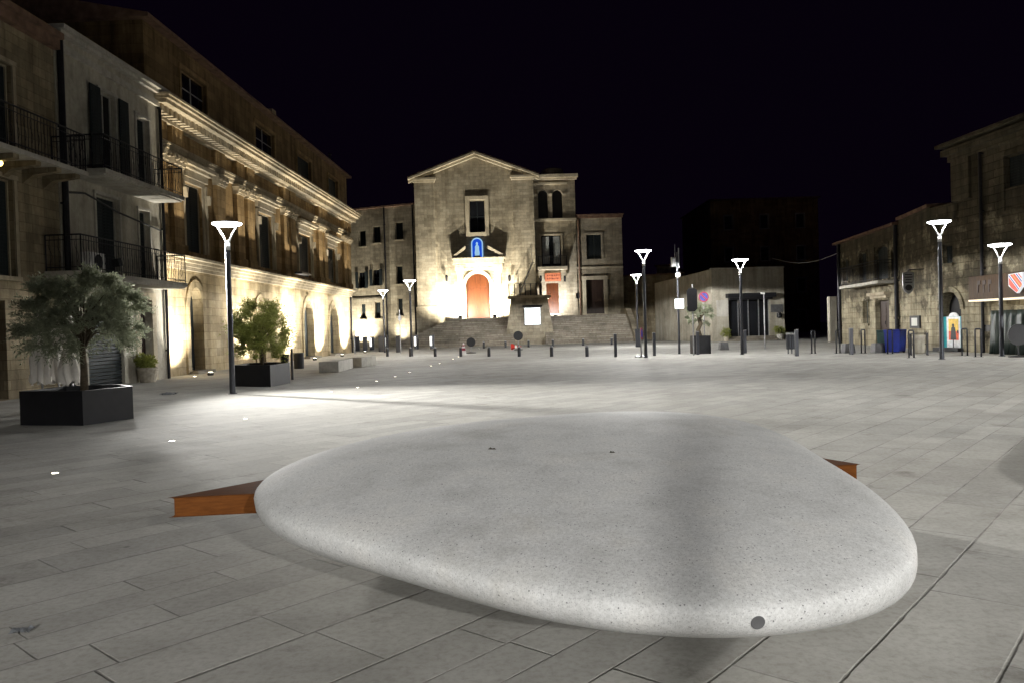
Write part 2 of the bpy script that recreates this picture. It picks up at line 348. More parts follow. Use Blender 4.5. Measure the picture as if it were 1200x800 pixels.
def batwing(ld, n_pow=1.0, cut=0.2):
    """street optics: more light sideways than straight down, none above the shield angle"""
    ld.use_nodes = True; n, l = ld.node_tree.nodes, ld.node_tree.links
    em = n['Emission']; tc = n.new('ShaderNodeTexCoord'); sp = n.new('ShaderNodeSeparateXYZ'); l.new(tc.outputs['Normal'], sp.inputs[0])
    c = math_n(n, l, 'ABSOLUTE', sp.outputs[2]); k = math_n(n, l, 'POWER', math_n(n, l, 'MAXIMUM', c, cut), -n_pow)
    l.new(k, em.inputs['Strength'])
class Front:
    """a facade: local +x runs along it, local +y runs into the building"""
    def __init__(s, p, q):
        s.p = Vector((p[0], p[1])); s.d = (Vector((q[0], q[1])) - s.p); s.len = s.d.length; s.d.normalize()
        s.ang = math.atan2(s.d.y, s.d.x); s.n = Vector((-s.d.y, s.d.x))
    def on(s, px, py, out=0.0):                        # local (x, z) seen at a pixel on the plane `out` metres proud
        u, w = uw(px, py); ray = Vector((u / FPX, 1.0)); p = s.p - s.n * out
        det = ray.x * -s.d.y + s.d.x * ray.y
        t = (p.x * -s.d.y + s.d.x * p.y) / det
        h = ray * t - p
        return h.dot(s.d), EYE + w * t / FPX
    def world(s, x, y, z=0.0):
        q = s.p + s.d * x + s.n * y; return Vector((q.x, q.y, z))
    def rect(s, x0, y0, x1, y1, out=0.0):              # pixel box -> local x0,x1,z0,z1 (measured along its middle lines)
        xm, ym = (x0 + x1) / 2, (y0 + y1) / 2
        a, b = s.on(x0, ym, out)[0], s.on(x1, ym, out)[0]
        return min(a, b), max(a, b), s.on(xm, y1, out)[1], s.on(xm, y0, out)[1]
def arcpts(xa, xb, zs, rise, n=12):
    xc, r = (xa + xb) / 2, (xb - xa) / 2
    return [(xc - r * math.cos(math.pi * k / n), zs + rise * math.sin(math.pi * k / n)) for k in range(n + 1)]
def wall(mb, x0, x1, z0, z1, holes=(), depth=0.3, y=0.0):
    """a front wall with real openings; hole = (xa, xb, za, zb, arch_rise)"""
    hs = [(*h, 0)[:5] for h in holes]
    xs = sorted({x0, x1, *[h[0] for h in hs], *[h[1] for h in hs]}); zs = sorted({z0, z1, *[h[2] for h in hs], *[h[3] for h in hs]})
    for a, b in zip(xs, xs[1:]):
        for c, d in zip(zs, zs[1:]):
            if any(h[0] < (a + b) / 2 < h[1] and h[2] < (c + d) / 2 < h[3] for h in hs): continue
            mb.quad((a, y, c), (b, y, c), (b, y, d), (a, y, d))
    for xa, xb, za, zb, rise in hs:
        e = y + depth
        if rise:
            zs_ = zb - rise - 0.03; arc = arcpts(xa, xb, zs_, rise)
            for (p, q), (r_, t) in zip(arc, arc[1:]):
                mb.quad((p, y, q), (r_, y, t), (r_, y, zb), (p, y, zb)); mb.quad((p, y, q), (p, e, q), (r_, e, t), (r_, y, t))
            top = zs_
        else:
            top = zb; mb.quad((xa, y, zb), (xa, e, zb), (xb, e, zb), (xb, y, zb))
        mb.quad((xa, y, za), (xa, y, top), (xa, e, top), (xa, e, za)); mb.quad((xb, y, za), (xb, e, za), (xb, e, top), (xb, y, top))
        mb.quad((xa, y, za), (xa, e, za), (xb, e, za), (xb, y, za))
def shell(mb, x0, x1, y1, z0, z1, top=True):
    mb.quad((x0, 0, z0), (x0, 0, z1), (x0, y1, z1), (x0, y1, z0)); mb.quad((x1, 0, z0), (x1, y1, z0), (x1, y1, z1), (x1, 0, z1))
    mb.quad((x0, y1, z0), (x0, y1, z1), (x1, y1, z1), (x1, y1, z0))
    if top: mb.quad((x0, 0, z1), (x1, 0, z1), (x1, y1, z1), (x0, y1, z1))
def window(root, h, kind='shutter', fr=0.0, frm='frame', depth=0.22, sill=True, name='window'):
    """fills an opening: a raised surround, then shutters or a pane behind it"""
    xa, xb, za, zb = h[:4]
    f = MB()
    if fr:
        f.box(xa - fr, xa - 0.003, -0.05, 0.02, za - 0.003, zb + 0.002); f.box(xb + 0.003, xb + fr, -0.05, 0.02, za - 0.003, zb + 0.002); f.box(xa - fr - .02, xb + fr + .02, -0.07, 0.02, zb + 0.003, zb + fr)
    if sill: f.box(xa - 0.12, xb + 0.12, -0.10, 0.05, za - 0.12, za - 0.004)
    g = 0.05
    f.box(xa + .002, xa + g, depth - .10, depth - .03, za + .002, zb - .002); f.box(xb - g, xb - .002, depth - .10, depth - .03, za + .002, zb - .002)
    f.box(xa + g + .001, xb - g - .001, depth - .10, depth - .03, zb - g, zb - .002)
    o = f.build(name, frm, root)
    p = MB(); xc = (xa + xb) / 2
    if kind == 'shutter':
        for a, b in ((xa + g + .004, xc - .008), (xc + .008, xb - g - .004)):
            p.box(a, b, depth - .06, depth - .045, za + .01, zb - g - .004)
            k = za + 0.08
            while k < zb - 0.2: p.box(a + .05, b - .05, depth - .078, depth - .061, k, k + .05); k += .1
        p.build('shutter', 'shutter', o)
    else:
        p.box(xa + g + .004, xb - g - .004, depth - .06, depth - .045, za + .01, zb - g - .004); p.build('pane', 'glass', o)
        q = MB().box(xc - .025, xc + .025, depth - .085, depth - .062, za + .01, zb - g - .004)
        q.box(xa + g + .005, xc - .027, depth - .083, depth - .062, (za + zb) / 2 - .02, (za + zb) / 2 + .02)
        q.box(xc + .027, xb - g - .005, depth - .083, depth - .062, (za + zb) / 2 - .02, (za + zb) / 2 + .02)
        q.build('glazing_bar', 'frame' if kind == 'pane' else 'shutter', o)
    return o
def door(root, h, m='darkwood', depth=0.24, panels=2, handle=True, name='door'):
    xa, xb, za, zb = h[:4]; d = MB(); w = (xb - xa) / panels
    d.box(xa - .05, xb + .05, depth + .002, depth + .06, za - .02, zb + .02)
    rows = [(0.04, 0.34), (0.38, 0.66), (0.70, 0.96)]
    for k in range(panels):
        for a, b in rows:
            d.box(xa + k * w + .1 * w, xa + (k + 1) * w - .1 * w, depth - .02, depth + .001, za + a * (zb - za), za + b * (zb - za))
    o = d.build(name, m, root, bevel=0.008)
    if handle:
        MB().tube([(xa + w - .08 * w, depth - .06, za + 1.0), (xa + w - .08 * w, depth - .06, za + 1.18)], .02, 6).build('handle', 'iron', o)
    return o
def railing(root, pts, z0, h, name='railing', step=0.13, m='iron', bar=.0085):
    r = MB()
    for (xa, ya), (xb, yb) in zip(pts, pts[1:]):
        L = math.hypot(xb - xa, yb - ya); n = max(1, round(L / step))
        for zz, t in ((z0 + h, .022), (z0 + h - .14, .011), (z0 + .1, .014)): r.tube([(xa, ya, zz), (xb, yb, zz)], t, 6)
        for k in range(n + 1):
            f = k / n; x, y = xa + (xb - xa) * f, ya + (yb - ya) * f; end = k in (0, n)
            r.tube([(x, y, z0), (x, y, z0 + h)], .02 + bar * .3 if end else bar, 5)
            if not end and k % 2 and bar < .02:                       # scroll between two bars
                ux, uy = (xb - xa) / L, (yb - ya) / L
                r.tube([(x + ux * .05 * math.sin(t), y + uy * .05 * math.sin(t), z0 + .22 + t * .11) for t in (0, .8, 1.6, 2.4, 3.2, 4.0, 4.8, 5.6, 6.2) if z0 + .22 + t * .11 < z0 + h - .13], .006, 4)
    return r.build(name, m, root)
def downpipe(root, x, z0, z1, y=-0.08, r=.055, m='iron'):
    p = MB().tube([(x, y, z0), (x, y, z1)], r, 8); z = z0 + 1
    while z < z1: p.box(x - r - .02, x + r + .02, y - .02, 0.0, z, z + .05); z += 2.2
    return p.build('downpipe', m, root)
def leaves(mb, clumps, n, ln=.06, wd=.016, hang=0.2):
    tot = sum(c[3] ** 3 for c in clumps); rnd = random.random
    for cx, cy, cz, r in clumps:
        for _ in range(int(n * r ** 3 / tot)):
            while True:
                p = Vector((rnd() * 2 - 1, rnd() * 2 - 1, rnd() * 2 - 1)); q = p.length
                if .25 < q < 1 and rnd() < q: break
            c = Vector((cx, cy, cz)) + Vector((p.x, p.y, p.z * .85)) * r
            d = (p.normalized() + Vector((rnd() - .5, rnd() - .5, rnd() - .5 + hang)) * 1.3).normalized()
            s = d.cross(Vector((rnd() - .5, rnd() - .5, rnd() - .5))).normalized()
            L = ln * (.6 + .8 * rnd()); w = wd * (.7 + .6 * rnd())
            mb.quad(c, c + d * L * .45 + s * w, c + d * L, c + d * L * .45 - s * w)
def leaf_tree(root, h0, h1, rad, n, leafm, ln, trunk_r=.07, nclump=26, flat=1.0, seed=1, up=.35, spray=(.16, .38)):
    random.seed(seed)
    tr = MB(); top = h0 + (h1 - h0) * .35; bend = random.uniform(-.08, .08)
    tr.tube([(0, 0, 0), (bend, .03, top * .4), (-bend * .6, -.02, top * .7), (bend * .4, 0, top)], [trunk_r * 1.25, trunk_r, trunk_r * .85, trunk_r * .6], 9)
    tr.build('trunk', 'bark', root, smooth=True)
    br = MB(); cl = []; cz = (h0 + h1) / 2; rz = (h1 - h0) / 2
    for k in range(nclump):
        a = random.random() * 6.283; e = math.asin(random.uniform(-.75, 1)); q = random.uniform(.35, .9)
        x, y, z = rad * q * math.cos(e) * math.cos(a), rad * flat * q * math.cos(e) * math.sin(a), cz + rz * q * math.sin(e)
        r = random.uniform(.16, .33) * rad; cl.append((x, y, z, r))
        br.tube([(bend * .4, 0, top * random.uniform(.6, .98)), (x * .45, y * .45, top + (z - top) * .55), (x, y, z)], [trunk_r * .32, trunk_r * .2, .006], 5)
    for k in range(int(nclump * 1.5)):                  # stray twigs that break the outline
        a = random.random() * 6.283; e = math.asin(random.uniform(-.8, 1)); q = random.uniform(.9, 1.12)
        cl.append((rad * q * math.cos(e) * math.cos(a), rad * flat * q * math.cos(e) * math.sin(a), cz + rz * q * math.sin(e), random.uniform(.07, .13) * rad))
    br.build('branch', 'bark', root, smooth=True)
    lf = MB(); rnd = random.random; per = 16                # sprays: leaves in pairs along thin arching shoots
    for _ in range(n // per):
        cx_, cy_, cz_, r_ = random.choice(cl)
        p = Vector((cx_ + (rnd() - .5) * r_ * 1.6, cy_ + (rnd() - .5) * r_ * 1.6, cz_ + (rnd() - .5) * r_ * 1.4))
        out = Vector((p.x / rad, p.y / rad, (p.z - cz) / rz + up)); out = out.normalized() if out.length > .05 else Vector((0, 0, 1))
        d = (out + Vector((rnd() - .5, rnd() - .5, rnd() - .5)) * 1.1).normalized(); L = rad * random.uniform(*spray)
        for k in range(per):
            f = (k + .5) / per; q = p + d * L * f + Vector((0, 0, -.35 * L * f * f))
            sd = d.cross(Vector((rnd() - .5, rnd() - .5, rnd() - .5))).normalized()
            ld_ = (d * .75 + sd * (1 if k % 2 else -1)).normalized(); s_ = ld_.cross(Vector((rnd() - .5, rnd() - .5, rnd() - .5))).normalized()
            a = ln * (.65 + .7 * rnd()); w_ = a * .13
            lf.quad(q, q + ld_ * a * .45 + s_ * w_, q + ld_ * a, q + ld_ * a * .45 - s_ * w_)
    lf.build('crown', leafm, root)

# ================================================================= THE GROUND
g = MB()
g.quad((-260, -120, 0), (260, -120, 0), (260, 420, 0), (-260, 420, 0))
tag(g.build('plaza_pavement', 'paving'), kind='structure')

# ================================================================= LEFT SIDE: two houses and the palazzo
PF = Front((-13.11, 28.75), (-12.09, 59.0))            # palazzo front
o_ = PF.d
HF2 = Front((-12.86 - .22 * o_.x, 22.6), (-12.86 + 6.2 * o_.x, 28.8))
HF1 = Front((-12.9 - 10 * o_.x, 12.6), (-12.9, 22.6 - .004))

# ---- near stone house
r = thing('stone_house', 'dark stone house at the left edge, nearest, with iron balcony on stone brackets', 'house', (*HF1.p, 0), HF1.ang)
L1 = HF1.len; top1 = HF1.on(55, 38)[1]
w_up = HF1.rect(-14, 72, 17, 172); w_low = HF1.rect(-16, 208, 18, 323); d_low = HF1.rect(-22, 352, 8, 468)
w_up = (w_up[0], w_up[1], 6.35, w_up[3]); d_low = (d_low[0], d_low[1], 0.02, d_low[3])
w_near = (w_up[0] - 4.2, w_up[1] - 4.2, w_up[2], w_up[3])
wl_ = MB(); wall(wl_, 0, L1, 0, top1, [w_up, w_low, d_low, w_near]); shell(wl_, 0, L1, 9, 0, top1); wl_.build('wall', 'house', r)
MB().box(-.1, L1 - .01, -.22, -.003, top1 - .42, top1 - .15).box(-.1, L1 - .01, -.35, 9, top1 - .148, top1 + .02).build('roof_edge', 'tile', r)
for h in (w_up, w_low, w_near): window(r, h, 'shutter', .12, 'trim')
door(r, d_low)
zb1 = HF1.on(45, 188, 1.0)[1]
xb1 = L1 - .25
bal = MB().box(2.2, xb1, -1.05, -.004, zb1, zb1 + .12).build('balcony', 'slab', r)
k = 2.5
while k < xb1:
    MB().prism([(-.006, zb1 - .42), (-.006, zb1 - .005), (-.95, zb1 - .005), (-.95, zb1 - .12), (-.3, zb1 - .2)], k - .11, k + .11, 'x').build('bracket', 'house', bal); k += .86
railing(bal, [(2.25, -.05), (2.25, -1.0), (xb1 - .05, -1.0), (xb1 - .05, -.05)], zb1 + .121, 1.02)
MB().lathe([(.05, -.09), (.09, -.03), (.07, .06), (.02, .1)], (HF1.on(1, 178, .5)[0], -.5, zb1 - .2), 10).build('bulb', 'bulb', r, smooth=True)

# ---- plaster house
r = thing('plaster_house', 'pale plaster house with two iron balconies, between the stone house and the palace', 'house', (*HF2.p, 0), HF2.ang)
L2 = HF2.len; top2 = HF2.on(125, 72)[1]
hw = [HF2.rect(119, 112, 137, 205), HF2.rect(162, 140, 176, 222), HF2.rect(114, 232, 141, 322), HF2.rect(164, 248, 176, 318)]
zs_up = 6.52; zs_lo = 3.42
hw[0] = (*hw[0][:2], zs_up, hw[0][3]); hw[1] = (*hw[1][:2], zs_up, hw[1][3]); hw[2] = (*hw[2][:2], zs_lo, hw[2][3]); hw[3] = (*hw[3][:2], zs_lo, hw[3][3])
shut = HF2.rect(104, 398, 146, 452); shut = (shut[0], shut[1], .01, 2.55)
d2 = HF2.rect(164, 352, 178, 430); d2 = (d2[0], d2[1], .12, d2[3])
wl_ = MB(); wall(wl_, 0, L2, 0, top2, hw + [shut, d2]); shell(wl_, 0, L2, 9, 0, top2); wl_.build('wall', 'plaster', r)
MB().box(.02, L2 + .12, -.1, -.003, top2 - .55, top2 - .35).box(.02, L2 + .16, -.2, -.003, top2 - .12, top2 - .003).box(-.02, L2 + .2, -.32, 9, top2 + .002, top2 + .13).build('cornice', 'slab', r)
for h in hw[1:]: window(r, h, 'shutter', .1, 'slab', sill=False)
wo = window(r, hw[0], 'pane', .1, 'slab', sill=False)
sw = (hw[0][1] - hw[0][0]) * .62
for s_, x in ((-1, hw[0][0] - .1), (1, hw[0][1] + .1)):   # the wide open shutters of the upper door
    a, b = sorted((x, x + s_ * sw)); sm = MB().box(a, b, -.13, -.09, zs_up + .04, hw[0][3])
    k = zs_up + .15
    while k < hw[0][3] - .2: sm.box(a + .05, b - .05, -.145, -.131, k, k + .05); k += .1
    sm.build('open_shutter', 'shutter', wo)
for zz, x0 in ((zs_up, HF2.on(124, 196, 1.05)[0]), (zs_lo, HF2.on(96, 310, 1.05)[0])):
    x1 = L2 - .55
    b = MB().box(x0, x1, -1.08, -.004, zz - .16, zz - .02).box(x0 + .05, x1 - .05, -1.0, -.004, zz - .22, zz - .162).build('balcony', 'slab', r)
    railing(b, [(x0 + .05, -.03), (x0 + .05, -1.03), (x1 - .05, -1.03), (x1 - .05, -.03)], zz - .019, 1.0)
ac = MB().box(0, .8, -.3, 0, 0, .55).build('air_conditioner', 'white', r, bevel=.02, loc=(HF2.on(101, 300, .8)[0] + .15, -.55, zs_lo + .03))
MB().lathe([(.2, 0), (.22, .02), (.05, .025)], seg=18).build('fan_grille', 'black', ac, loc=(.4, -.301, .28)).rotation_euler = (R(90), 0, 0)
fl = MB().box(-.16, .16, -.12, .0, -.12, .12).build('floodlight', 'black', r, loc=(HF2.on(134, 309, .9)[0], -.95, zs_lo + .34)); fl.rotation_euler = (R(-25), 0, R(35))
MB().box(-.13, .13, -.128, -.122, -.09, .09).build('lens', 'signlit', fl)
fl.rotation_euler = (R(-15), 0, R(62)); bpy.context.view_layer.update()
wp = HF2.world(fl.location.x, fl.location.y - .2, fl.location.z)
fs = spot(None, 'flood_beam', wp, (1.6, 13.2, 2.6), 38000, WHITE, 62, 1.0, .3)
bpy.context.view_layer.update(); fs.parent = fl; fs.matrix_parent_inverse = (r.matrix_basis @ fl.matrix_basis).inverted()
sh = MB(); k = shut[2]
while k < shut[3]: sh.box(shut[0] - .02, shut[1] + .02, .12, .15, k, min(k + .1, shut[3] + .05)); sh.box(shut[0] - .02, shut[1] + .02, .105, .119, k + .03, k + .075); k += .115
sh.build('roller_shutter', 'shutter', r)
door(r, d2)
MB().box(d2[0] - .28, d2[0] - .003, -.05, .0, .01, d2[3]).box(d2[1] + .003, d2[1] + .28, -.05, 0, .01, d2[3]).box(d2[0] - .28, d2[1] + .28, -.06, 0, d2[3] + .003, d2[3] + .26).build('door_surround', 'church_trim', r)
downpipe(r, .12, .0, top2 - .15, -.1, .09); downpipe(r, L2 - .1, .0, top2 - .6, -.07)
cb = MB().tube([(.1, -.04, 5.75), (1.2, -.05, 5.9), (3, -.05, 5.6), (L2 - .3, -.05, 5.35)], .03, 6); cb.build('cable', 'black', r)

# ---- the palace
r = thing('palace', 'long baroque sandstone palace lit by uplights, with pilasters and a heavy cornice', 'palace', (*PF.p, 0), PF.ang)
PL = PF.len; ZC = 10.25; ZS = 4.55; ZT = 13.1
ups = [PF.rect(218, 218, 238, 302), PF.rect(304, 252, 319, 320), PF.rect(350.5, 276, 364, 327), PF.rect(382, 291, 393, 331)]
ups = [(a, b, 4.95, d) for a, b, c, d in ups]
lows = [PF.rect(222, 337, 237, 434), PF.rect(301.5, 352, 309, 425), PF.rect(356, 352, 367, 420), PF.rect(386, 358, 396, 416)]
lows = [(a, b, .12, d, (b - a) * .75) for a, b, c, d in lows]
att = [PF.rect(214, 90, 243, 128), PF.rect(300, 146, 322, 176), PF.rect(349, 184, 365, 210), PF.rect(385, 204, 396, 227)]
att = [(a, b, 10.95, 12.3) for a, b, c, d in att]
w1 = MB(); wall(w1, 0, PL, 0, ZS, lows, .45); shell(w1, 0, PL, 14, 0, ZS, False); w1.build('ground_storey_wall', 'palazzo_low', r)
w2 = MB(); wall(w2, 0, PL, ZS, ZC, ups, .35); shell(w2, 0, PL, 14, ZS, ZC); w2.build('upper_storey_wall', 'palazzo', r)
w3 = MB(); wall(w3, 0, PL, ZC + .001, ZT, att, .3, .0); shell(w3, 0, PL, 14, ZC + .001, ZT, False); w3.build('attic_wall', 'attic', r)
rf = MB().prism([(-.35, ZT - .02), (-.35, ZT + .12), (7, ZT + 1.6), (14.3, ZT + .12), (14.3, ZT - .02)], -.3, PL + .3, 'x').build('roof', 'tile', r)
MB().box(20, 20.7, 2, 2.7, ZT + .3, ZT + 2.4).build('chimney', 'house', rf)
# string course between the storeys, broken forward at the lit bays
sc = MB().box(0, PL + .1, -.32, -.004, ZS - .12, ZS).box(0, PL + .1, -.22, -.004, ZS - .26, ZS - .122).box(0, PL + .08, -.14, -.004, ZS - .40, ZS - .262).box(0, PL + .1, -.52, -.004, ZS + .002, ZS + .1)
sc.build('string_course', 'trim', r)
# entablature: architrave, frieze, dentilled cornice
prs = [.55] + [PF.on(x, 220)[0] for x in (205, 255, 278, 290)] + [PF.on(x, 280)[0] for x in (333, 341, 373, 379, 402, 409)]
prs[-1] = min(prs[-1], PL - .4)
MB().box(0, PL, -.12, -.004, 8.55, 8.72).box(0, PL, -.17, -.004, 8.722, 8.86).box(0, PL, -.22, -.004, 8.862, 8.95).build('architrave', 'trim', r)
cn = MB().box(-.1, PL + .2, -.28, -.004, 9.62, 9.74).box(-.2, PL + .3, -.86, -.004, 10.0, 10.14).box(-.25, PL + .35, -.98, -.004, 10.142, 10.25).box(-.3, PL + .4, -1.05, .2, 10.252, 10.34)
k = -.05
while k < PL + .1: cn.box(k, k + .19, -.62, -.004, 9.742, 9.998); k += .36
cn.build('cornice', 'trim', r)
for k, x in enumerate(prs):
    wd = .42 if k not in (0,) else .5
    p = MB().box(x - wd, x + wd, -.18, -.003, 5.1, 8.1).box(x - wd - .1, x + wd + .1, -.26, -.003, ZS + .102, 5.098)
    po = p.build('pilaster', 'palazzo', r)
    c = MB().box(x - wd - .05, x + wd + .05, -.24, -.003, 8.102, 8.17).box(x - wd - .15, x + wd + .15, -.34, -.003, 8.42, 8.548)
    for sx in (-1, 0, 1):
        c.prism([(x + sx * wd * .8 - .13, 8.175), (x + sx * wd * .8 + .13, 8.175), (x + sx * wd * .8 + .19, 8.41), (x + sx * wd * .8 - .19, 8.41)], -.31, -.004, 'y')
        c.lathe([(.02, 0), (.09, .02), (.09, .1), (.02, .12)], (x + sx * wd * .9, -.33, 8.3), 8)
    c.build('capital', 'trim', po)
    MB().box(x - wd - .06, x + wd + .06, -.24, -.004, 8.953, 9.618).build('frieze_block', 'palazzo', po)
for h in ups:
    wo = window(r, h, 'shutter', .2, 'trim', sill=False)
    xc, hw_ = (h[0] + h[1]) / 2, (h[1] - h[0]) / 2
    MB().box(xc - hw_ - .34, xc - hw_ - .202, -.12, -.003, h[2], h[3] + .1).box(xc + hw_ + .202, xc + hw_ + .34, -.12, -.003, h[2], h[3] + .1) \
        .box(xc - hw_ - .4, xc + hw_ + .4, -.14, -.003, h[3] + .22, h[3] + .5).box(xc - hw_ - .5, xc + hw_ + .5, -.3, -.003, h[3] + .502, h[3] + .62) \
        .box(xc - hw_ - .62, xc + hw_ + .62, -.44, -.003, h[3] + .622, h[3] + .76) \
        .prism([(xc - hw_ - .4, h[3] - .3), (xc - hw_ - .2, h[3] - .3), (xc - hw_ - .28, h[3] - .7)], -.28, -.122, 'y') \
        .prism([(xc + hw_ + .2, h[3] - .3), (xc + hw_ + .4, h[3] - .3), (xc + hw_ + .28, h[3] - .7)], -.28, -.122, 'y').build('pediment', 'trim', wo)
for k, h in enumerate(att):
    window(r, h, 'pane' if k < 2 else 'shutter', .15, 'palazzo')
for k, h in enumerate(lows):
    d = door(r, (*h[:3], h[3] + .05), 'shutter', .36)
    xa, xb = h[0], h[1]; zz = h[3] - h[4] - .03
    arc = arcpts(xa - .02, xb + .02, zz, h[4] + .02); arc2 = arcpts(xa - .34, xb + .34, zz, h[4] + .34)
    s_ = MB()
    for (a, b, c, e) in zip(arc, arc[1:], arc2[1:], arc2): s_.prism([a, b, c, e], -.07, -.003, 'y')
    s_.box(xa - .34, xa - .02, -.07, -.003, .02, zz - .003).box(xb + .02, xb + .34, -.07, -.003, .02, zz - .003); s_.build('door_surround', 'palazzo_low', r)
    MB().box(xa - .25, xb + .25, -.42, .3, .003, .12).build('door_step', 'step', r)
MB().box(-.18, .18, -.16, -.003, 1.75, 2.25).build('meter_box', 'black', r, loc=(PF.on(273, 387)[0], 0, 0))
MB().tube([(PF.on(268, 330)[0], -.03, 4.1), (PF.on(268, 330)[0], -.03, 2.2)], .02, 6).build('cable', 'black', r)
MB().box(-.8, .8, -.95, -.53, ZS + .3, ZS + .42).box(-.85, .85, -.99, -.951, ZS + .3, ZS + .36).build('awning_box', 'pole', r, loc=(PF.on(352, 314, .6)[0], 0, 0))
downpipe(r, PL - .08, .0, 10.0, -.09)
MB().tube([(PL - .6, 1.0, ZT), (PL - .6, 1.0, ZT + 1.6)], .07, 6).box(PL - .8, PL - .4, .9, 1.1, ZT + 1.6, ZT + 1.66).build('vent_pipe', 'iron', r)
def uplight(x, y, z, tgt, pw, col, size, m='black', rad=.06, mesh=True):
    f = MB().lathe([(.10, 0), (.12, .03), (.12, .10), (.09, .12)], (0, 0, 0), 12).build('uplight', m, r, loc=(x, y, z))
    MB().lathe([(.085, .121), (.08, .128)], (0, 0, 0), 12).build('lens', 'lens', f)
    spot(f, 'uplight_beam', (0, 0, .16), (tgt[0] - x, tgt[1] - y, tgt[2] - z), pw, col, size, 1.0 if size > 95 else .55, rad)
    return f
for px, pw in ((201, 3200), (288, 3600), (338, 4200), (374, 4400), (404, 4000)):
    x = PF.on(px, 425)[0]; f_ = uplight(x, -1.5, .005, (x, 0, 2.3), pw * 1.3, (1.0, 0.95, 0.84), 104, rad=.04)
    spot(f_, 'narrow_beam', (0, 0, .17), (0, 1.45, 7.4), pw * 1.1, WARM, 34, .7, .04)

# ================================================================= CHURCH TERRACE AND FRONT
YC = 76.0; ZP = 2.5
CF = Front((0, YC), (10, YC))
def X(px, py=330): return CF.on(px, py)[0]
def Zc(px, py): return CF.on(px, py)[1]
cl, cr = X(489), X(628)
r = thing('church', 'tall gabled stone church with a floodlit portal at the top of the steps', 'church', (0, YC, 0))
ze = Zc(558, 206); za_ = Zc(558, 180); xc = X(558.5, 260)
wh = CF.rect(550, 235, 568.5, 273); dh = CF.rect(546.5, 321, 574, 374); dh = (dh[0], dh[1], ZP + .02, dh[3] + .05, (dh[1] - dh[0]) / 2)
nh = CF.rect(553, 280, 565.5, 302)
w = MB(); wall(w, cl, cr, 0, ze, [wh, dh], .45); shell(w, cl, cr, 24, 0, ze, False)
w.quad((cl, 0, ze), (cr, 0, ze), (xc, 0, za_)); w.quad((cl, 24, ze), (xc, 24, za_), (cr, 24, ze)); w.build('wall', 'church', r)
rf = MB()
for sx, xe in ((-1, cl - .6), (1, cr + .6)):
    dz = (za_ - ze) / abs(xc - (cl if sx < 0 else cr)); zl = ze - .6 * dz
    rf.prism([(xe, zl + .02), (xc, za_ + .02), (xc, za_ + .16), (xe, zl + .16)], -.55, 24.2, 'y')
rf.build('roof', 'tile', r)
gc = MB()
for sx, xe in ((-1, cl - .55), (1, cr + .55)):
    dz = (za_ - ze) / abs(xc - (cl if sx < 0 else cr)); zl = ze - .55 * dz
    gc.prism([(xe, zl - .45), (xc, za_ - .45), (xc, za_ - .2), (xe, zl - .2)], -.32, -.004, 'y')
    gc.prism([(xe, zl - .198), (xc, za_ - .198), (xc, za_ + .015), (xe, zl + .015)], -.62, -.004, 'y')
gc.build('gable_cornice', 'church_trim', r)
for a, b in ((489, 512), (603.5, 628)):
    xa, xb = X(a), X(b); p = MB().box(xa + .004, xb - .004, -.28, -.003, 0, ze - .62).box(xa - .1, xb + .1, -.42, -.003, 0.003, ZP + 1.3).build('pilaster', 'church', r)
    MB().box(xa - .1, xb + .1, -.4, -.003, ze - .617, ze - .42).box(xa - .2, xb + .2, -.52, -.003, ze - .418, ze - .2).build('capital', 'church_trim', p)
wo = window(r, wh, 'dark', 0, 'church_trim', .4, sill=False)
f = .36
MB().box(wh[0] - f, wh[0] - .003, -.16, -.003, wh[2] - f, wh[3] + f).box(wh[1] + .003, wh[1] + f, -.16, -.003, wh[2] - f, wh[3] + f).box(wh[0] - .002, wh[1] + .002, -.16, -.003, wh[3] + .003, wh[3] + f).box(wh[0] - .002, wh[1] + .002, -.16, -.003, wh[2] - f, wh[2] - .003).build('surround', 'church_trim', wo)
# portal
pa, pb = X(533, 340), X(591, 340); zt0 = Zc(560, 317); zt1 = Zc(560, 303)
po = MB()
arc = arcpts(dh[0] - .02, dh[1] + .02, dh[3] - dh[4] - .03, dh[4] + .02, 16); arc2 = arcpts(dh[0] - .32, dh[1] + .32, dh[3] - dh[4] - .03, dh[4] + .32, 16)
for (a, b, c, e) in zip(arc, arc[1:], arc2[1:], arc2): po.prism([a, b, c, e], -.2, -.004, 'y')
po.box(dh[0] - .32, dh[0] - .02, -.2, -.004, ZP + .01, dh[3] - dh[4] - .033).box(dh[1] + .02, dh[1] + .32, -.2, -.004, ZP + .01, dh[3] - dh[4] - .033)
for a, b in ((pa + .2, pa + .95), (pb - .95, pb - .2)):
    po.box(a, b, -.42, -.004, ZP + .01, ZP + .9).box(a + .08, b - .08, -.34, -.004, ZP + .902, zt0 - .3).box(a, b, -.42, -.004, zt0 - .298, zt0 - .003)
po.box(pa + .1, pb - .1, -.36, -.004, zt0, zt0 + .25).box(pa + .1, pa + 1.0, -.5, -.361, zt0, zt0 + .55).box(pb - 1.0, pb - .1, -.5, -.361, zt0, zt0 + .55).box(pa + .1, pb - .1, -.34, -.004, zt0 + .252, zt0 + .6).box(pa - .05, pb + .05, -.75, -.004, zt0 + .602, zt1 - .12).box(pa - .15, pb + .15, -.9, -.004, zt1 - .118, zt1)
po = po.build('portal', 'church_trim', r)
q1 = X(546, 300); q2 = X(572, 300); zz = zt1 + .003
for a, b in ((pa, q1), (pb, q2)):
    MB().prism([(a, zz), (b, zz + .85), (b, zz + 1.12), (a, zz + .27)], -.8, -.2, 'y').build('pediment_wing', 'church_trim', po)
door(r, (*dh[:3], dh[3]), 'churchdoor', .38, 2)
